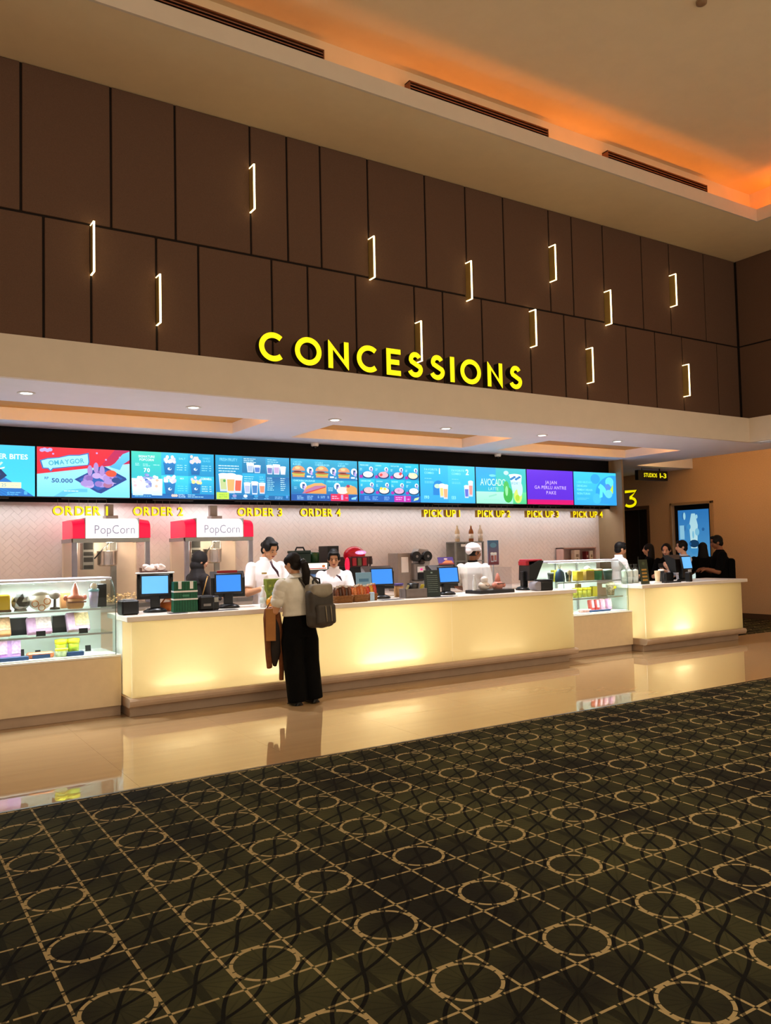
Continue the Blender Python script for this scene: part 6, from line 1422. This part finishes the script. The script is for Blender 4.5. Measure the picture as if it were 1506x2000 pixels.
    if kind == 'pony':
        c.ell(H(-.006, .062, .008), (.018*h, .020*h, .018*h), 12, 8, q)
        c.tube([H(-.006, .066, .010), H(-.010, .096, -.015), H(-.012, .100, -.075), H(-.010, .088, -.150), H(-.006, .080, -.185)], [.016*h, .026*h, .030*h, .022*h, .006*h], n=14)
    if kind == 'long':
        c.rings([[H(.052*w_*math.cos(a), .034+d_*math.sin(a), z) for a in [PI*2*i/18 for i in range(18)]] for w_, d_, z in ((.9, .036, .02), (1.05, .040, -.03), (1.2, .040, -.09), (1.15, .034, -.15), (.8, .022, -.19))])
        # open the front for the face
    if kind == 'hijab':
        c.ell(H(0, .010, .014), (.056*h, .064*h, .064*h), 20, 12, q); c.ell(H(0, .02, -.04), (.052*h, .056*h, .05*h), 18, 10, q)
        eltube(c, [((0, .004*h, .755*h), .115*h, .082*h), ((0, .006*h, .805*h), .098*h, .072*h), ((0, .006*h, .84*h), .062*h, .058*h), ((0, .006*h, .87*h), .046*h, .048*h)])
    if kind == 'chef':
        c.ell(H(0, .013, .0), (.0495*h, .0555*h, .040*h), 20, 12, q)
    if len(c.bm.verts):
        fused('headscarf' if kind == 'hijab' else 'hair', c, hm, root, .0075, 3)
    if kind == 'chef':
        c = MB(); c.ell(H(0, .018, .042), (.062*h, .068*h, .046*h), 20, 12, q); c.ell(H(0, .050, .015), (.046*h, .034*h, .040*h), 16, 10, q); c.ell(H(0, -.015, .030), (.051*h, .045*h, .022*h), 16, 10, q)
        fused('cook_cap', c, M_WSHIRT, root, .008, 3)
    return root, J, H, h
BENT = ((( .150, -.050, .625), (.085, -.150, .655), (-.45, -.85, -.1), (-.2, .2, -1)), ((-.150, -.050, .625), (-.085, -.150, .655), (.45, -.85, -.1), (.2, .2, -1)))
def at(px, Y, y=1100): return onY(px, y, Y).x
# ---- staff behind the counter
s1, J, H, h = person('staff member in a white uniform with black swept-up hair looking down at the till', at(520, 9.22), 9.22, math.radians(-6), 1.77, 'tan', BENT, head=(26, -24), top=M_WSHIRT, sleeve=.80, hem=.50, hair=('updo', None), collar=M_WSHIRT)
MB().tube([V(.0, -.092, .838)*h*1, V(.015, -.100, .800)*h, V(.045, -.098, .765)*h, V(.058, -.094, .730)*h], [.006*h, .008*h, .009*h, .003*h], n=8).build('uniform_trim', M_PURP, s1)
MB().box(-.062*h, -.100*h, .752*h, -.030*h, -.086*h, .763*h).build('name_tag', mat('gold_tag', '#a88c4a', .4, .4), s1)
s2, J, H, h = person('staff member in a white uniform facing the customer behind the wicker baskets', at(652, 9.22), 9.22, math.radians(-30), 1.605, 'mid', BENT, head=(2, -14), top=M_WSHIRT, sleeve=.85, hem=.50, hair=('updo', None), collar=M_WSHIRT)
MB().tube([V(.02, -.100, .800)*h, V(.045, -.099, .785)*h, V(.062, -.094, .755)*h], [.005*h, .009*h, .003*h], n=8).build('uniform_trim', M_PURP, s2)
s3, J, H, h = person('staff member in a black headscarf and black top turned towards the popcorn machine', at(387, 9.75), 9.75, math.radians(98), 1.62, 'light', BENT, head=(-10, -8), top=mat('charcoal_cloth', '#1a1618', .85, noise=.15), sleeve=1.7, hem=.46, hair=('hijab', mat('black_scarf', '#141012', .8, noise=.2)))
CHEF_ARMS = ((( .165, .000, .640), (.150, -.120, .600), (0, -1, -.3), (-1, 0, -.2)), ((-.160, .015, .630), (-.150, -.110, .595), (0, -1, -.3), (1, 0, -.2)))
s4, J, H, h = person('cook in a white cap and white shirt seen from behind', at(924, 9.20), 9.20, math.radians(116), 1.64, 'dark', CHEF_ARMS, head=(-38, -6), top=mat('white_tee_cloth', '#d8d2c8', .85, noise=.04, nscale=12, bump=.2), sleeve=.95, hem=.48, hair=('chef', None), fem=False, bulk=1.08)
MB().rings([[(.043*h*math.cos(2*PI*i/20), .043*h*math.sin(2*PI*i/20)+.006*h, z*h) for i in range(20)] for z in (.846, .862)], caps=False).build('dark_collar', M_BCLOTH, s4)
s5, J, H, h = person('staff member in a white shirt with short black hair behind the right glass case', at(1210, 9.45), 9.45, math.radians(62), 1.64, 'mid', BENT, head=(10, -10), top=M_WSHIRT, sleeve=1.6, hem=.50, hair=('short', None), collar=M_WSHIRT, fem=False)
# ---- people at the far end of the right counter
DOWNA = ((( .150, .010, .610), (.150, -.060, .480), (0, -.3, -1), (-1, 0, 0)), ((-.150, .010, .610), (-.150, -.060, .480), (0, -.3, -1), (1, 0, 0)))
p1, J, H, h = person('person in black standing in the dark doorway area behind the tent card', at(1268, 10.3), 10.3, math.radians(-150), 1.60, 'mid', DOWNA, top=M_BCLOTH, sleeve=1.8, hem=.48, hair=('long', None), face=True)
p2, J, H, h = person('person in a black tee with long dark hair looking down at the right counter', at(1304, 9.75), 9.75, math.radians(-60), 1.60, 'light', BENT, head=(-8, -16), top=M_BCLOTH, sleeve=.95, hem=.48, hair=('long', None))
PHON = (((.150, -.04, .63), (.09, -.19, .70), (-.2, -.5, .6), (-.3, .9, .1)), ((-.150, -.045, .63), (-.07, -.19, .68), (.3, -.6, .5), (.3, .9, .1)))
p3, J, H, h = person('person in a pale shirt in profile holding up a black phone', at(1335, 9.25), 9.25, math.radians(-122), 1.645, 'light', PHON, head=(-8, -6), top=mat('pale_blue_shirt', '#c9cdd8', .8, noise=.05, nscale=14), sleeve=1.75, hem=.48, hair=('short', None), fem=False)
p4, J, H, h = person('person with long black hair in a black top seen from behind', at(1374, 9.95), 9.95, math.radians(130), 1.60, 'tan', BENT, top=M_BCLOTH, sleeve=.9, hem=.46, hair=('long', None))
p5, J, H, h = person('tall person in a black tee with a backpack looking down at the right counter', at(1406, 9.0), 9.0, math.radians(-132), 1.725, 'dark', BENT, head=(-4, -14), top=M_BCLOTH, sleeve=.92, hem=.47, hair=('short', None), fem=False, bulk=1.06)
c = MB(); c.box(-.13, .09, .80, .13, .24, 1.28, .05, 3); bp5 = c.build('backpack', M_BCLOTH, None)
bp5.location = p5.location; bp5.rotation_euler = p5.rotation_euler; bp5.location.z = .03; tag(bp5, 'black backpack worn by the tall person at the right counter', 'backpack')
for s in (-1, 1): MB().tube([V(s*.09, .13, 1.26), V(s*.10, .06, 1.37), V(s*.105, -.06, 1.36), V(s*.10, -.13, 1.22), V(s*.11, -.08, 1.0), V(s*.12, .10, .88)], .016, n=8).build('strap', M_BCLOTH, bp5)
W3 = J
# phone held by the person in the pale shirt
m3 = Matrix.Translation(p3.location) @ Matrix.Rotation(p3.rotation_euler.z, 4, 'Z')
ph = MB().box(-.075, -.006, -.038, .075, .006, .038, .006, 2).build('phone', M_BLKP); hp3 = m3 @ V(.01*1.645, -.225*1.645, .735*1.645)
ph.location = hp3; ph.rotation_euler = (math.radians(10), 0, math.radians(-55)); tag(ph, 'black phone held up by the person in the pale shirt', 'phone')

# ---- the customer with the backpack
CX, CY = onZ(601, 1376, 0).x, onZ(601, 1376, 0).y+.06
CUST = (((.150, -.030, .625), (.118, -.160, .635), (-.35, -.9, .1), (-.3, 0, -1)), ((-.140, -.050, .620), (-.03, -.165, .640), (.8, -.5, .1), (0, .3, -1)))
M_BLOUSE = mat('pale_grey_blouse', '#d8d4ca', .85, noise=.08, nscale=10, bump=.3)
cu, J, H, h = person('customer seen from behind with a dark ponytail, pale blouse and black trousers', CX, CY, math.radians(181), 1.585, 'tan', CUST, head=(20, -4), top=M_BLOUSE, sleeve=.62, hem=.585, hair=('pony', M_HAIRB), wide=1.34, spread=.062, bulk=1.12)
cu.rotation_euler = (math.radians(1.5), math.radians(3.2), cu.rotation_euler.z)
cm = Matrix.Translation(cu.location) @ cu.rotation_euler.to_matrix().to_4x4()
# puffed sleeves and hair tie
for s in (1, -1):
    S_, E2, W2 = J[s]; c = MB(); c.ell(S_.lerp(E2, .32), (.046*h, .050*h, .062*h)); c.ell(S_.lerp(E2, .62), (.047*h, .050*h, .046*h)); fused('puff_sleeve', c, M_BLOUSE, cu, .010, 3)
MB().rings([[(r*math.cos(2*PI*i/20), r*math.sin(2*PI*i/20)+.006*h, z*h) for i in range(20)] for r, z in ((.040*h, .838), (.039*h, .862), (.050*h, .846), (.062*h, .836))], caps=False).build('collar', M_BLOUSE, cu)
MB().tube([H(-.008, .078, .006), H(-.010, .092, -.008)], .021*h, n=12).build('hair_tie', M_BLKP, cu)
# backpack worn on the back
M_BAGD = mat('dark_taupe_nylon', '#3a342e', .6, noise=.12, nscale=18, bump=.3); M_BAGL = mat('light_taupe_nylon', '#8b8374', .6, noise=.08, nscale=18, bump=.3)
bk = thing('backpack', 'dark taupe backpack with a pale flap worn by the customer', 'backpack', (0, 0, 0)); bk.location = cm @ V(-.135, .225, .79); bk.rotation_euler = (math.radians(3), 0, cu.rotation_euler.z+math.radians(8))
c = MB(); c.box(-.155, -.075, .0, .155, .075, .40, .055, 3); c.ell((0, .02, .12), (.165, .10, .13)); fused('sack', c, M_BAGD, bk, .010, 3)
c = MB(); c.box(-.135, -.085, .33, .135, .085, .45, .035, 3); c.ell((0, .06, .37), (.125, .045, .07)); fused('flap', c, M_BAGL, bk, .009, 3)
c = MB(); c.box(-.12, .075, .03, .12, .135, .24, .03, 3); fused('front_pocket', c, M_BAGD, bk, .009, 2)
for s in (-.045, .02): MB().tube([(s, .142, .06), (s+.005, .146, .13), (s+.008, .140, .22)], .004, n=6).build('zip', mat('pale_zip', '#a89c84', .4, .5), bk)
MB().tube([(-.04, -.03, .44), (-.035, -.03, .50), (.02, -.03, .515), (.05, -.03, .48), (.05, -.03, .44)], .010, n=8).build('grab_handle', M_BLKP, bk)
for s, dx in ((1, .10), (-1, -.10)):
    MB().tube([(dx, -.075, .40), (dx*.95+.04, -.13, .50), (dx*.9+.06, -.22, .56), (dx*.9+.06, -.35, .50)], .014, n=8).build('strap', M_BAGD, bk)
# kraft shopping bag hanging from the bent left arm
wl = cm @ (V(.135, -.095, .600)*1.585)
sb = thing('shopping_bag', 'brown paper shopping bag hanging from the customer\'s left arm', 'shopping bag', (wl.x-.03, wl.y-.02, .675), cu.rotation_euler.z+math.radians(60))
M_KRAFT = mat('kraft_paper', '#a06a34', .7, noise=.08, nscale=14, bump=.2)
MB().poly([(-.105, 0), (.105, 0), (.10, .33), (-.10, .33)], plane='xz', d0=-.05, d1=.05).build('bag', M_KRAFT, sb)
MB().box(-.03, .0505, .03, .04, .052, .11).build('printed_mark', mat('tan_print', '#c49a62', .6), sb)
for yy in (-.045, .045): MB().tube([(-.05, yy, .32), (-.045, yy*.7, .36), (0, yy*.1, .395), (.045, yy*.7, .36), (.05, yy, .32)], .005, n=6).build('handle', mat('kraft_cord', '#7c4c22', .7), sb)
# brown jacket draped over the same arm, two sleeves hanging
jk = thing('jacket', 'rust brown jacket draped over the customer\'s left forearm', 'jacket', (wl.x, wl.y, 0), cu.rotation_euler.z+math.radians(10))
M_JKT = mat('rust_brown_cloth', '#6e3e1c', .85, noise=.2, nscale=16, bump=.4); M_JDK = mat('dark_lining_cloth', '#1c1412', .85, noise=.2)
c = MB(); c.tube([V(-.02, -.02, .93), V(.02, -.02, .985), V(.055, .0, .98), V(.075, .0, .90), V(.07, .0, .70), V(.065, .0, .52), V(.055, -.0, .38)], [.03, .045, .05, .045, .04, .036, .030], n=12); fused('sleeve', c, M_JKT, jk, .010, 3)
c = MB(); c.tube([V(.0, .06, .96), V(-.02, .07, .80), V(-.045, .07, .55), V(-.055, .06, .36), V(-.055, .05, .25)], [.04, .042, .034, .028, .026], n=12); fused('sleeve', c, M_JKT, jk, .010, 3)
c = MB(); c.tube([V(.01, .03, .97), V(.01, .05, .80), V(.01, .05, .55), V(.02, .04, .40)], [.045, .06, .055, .02], n=12); fused('body_panel', c, M_JDK, jk, .010, 3)
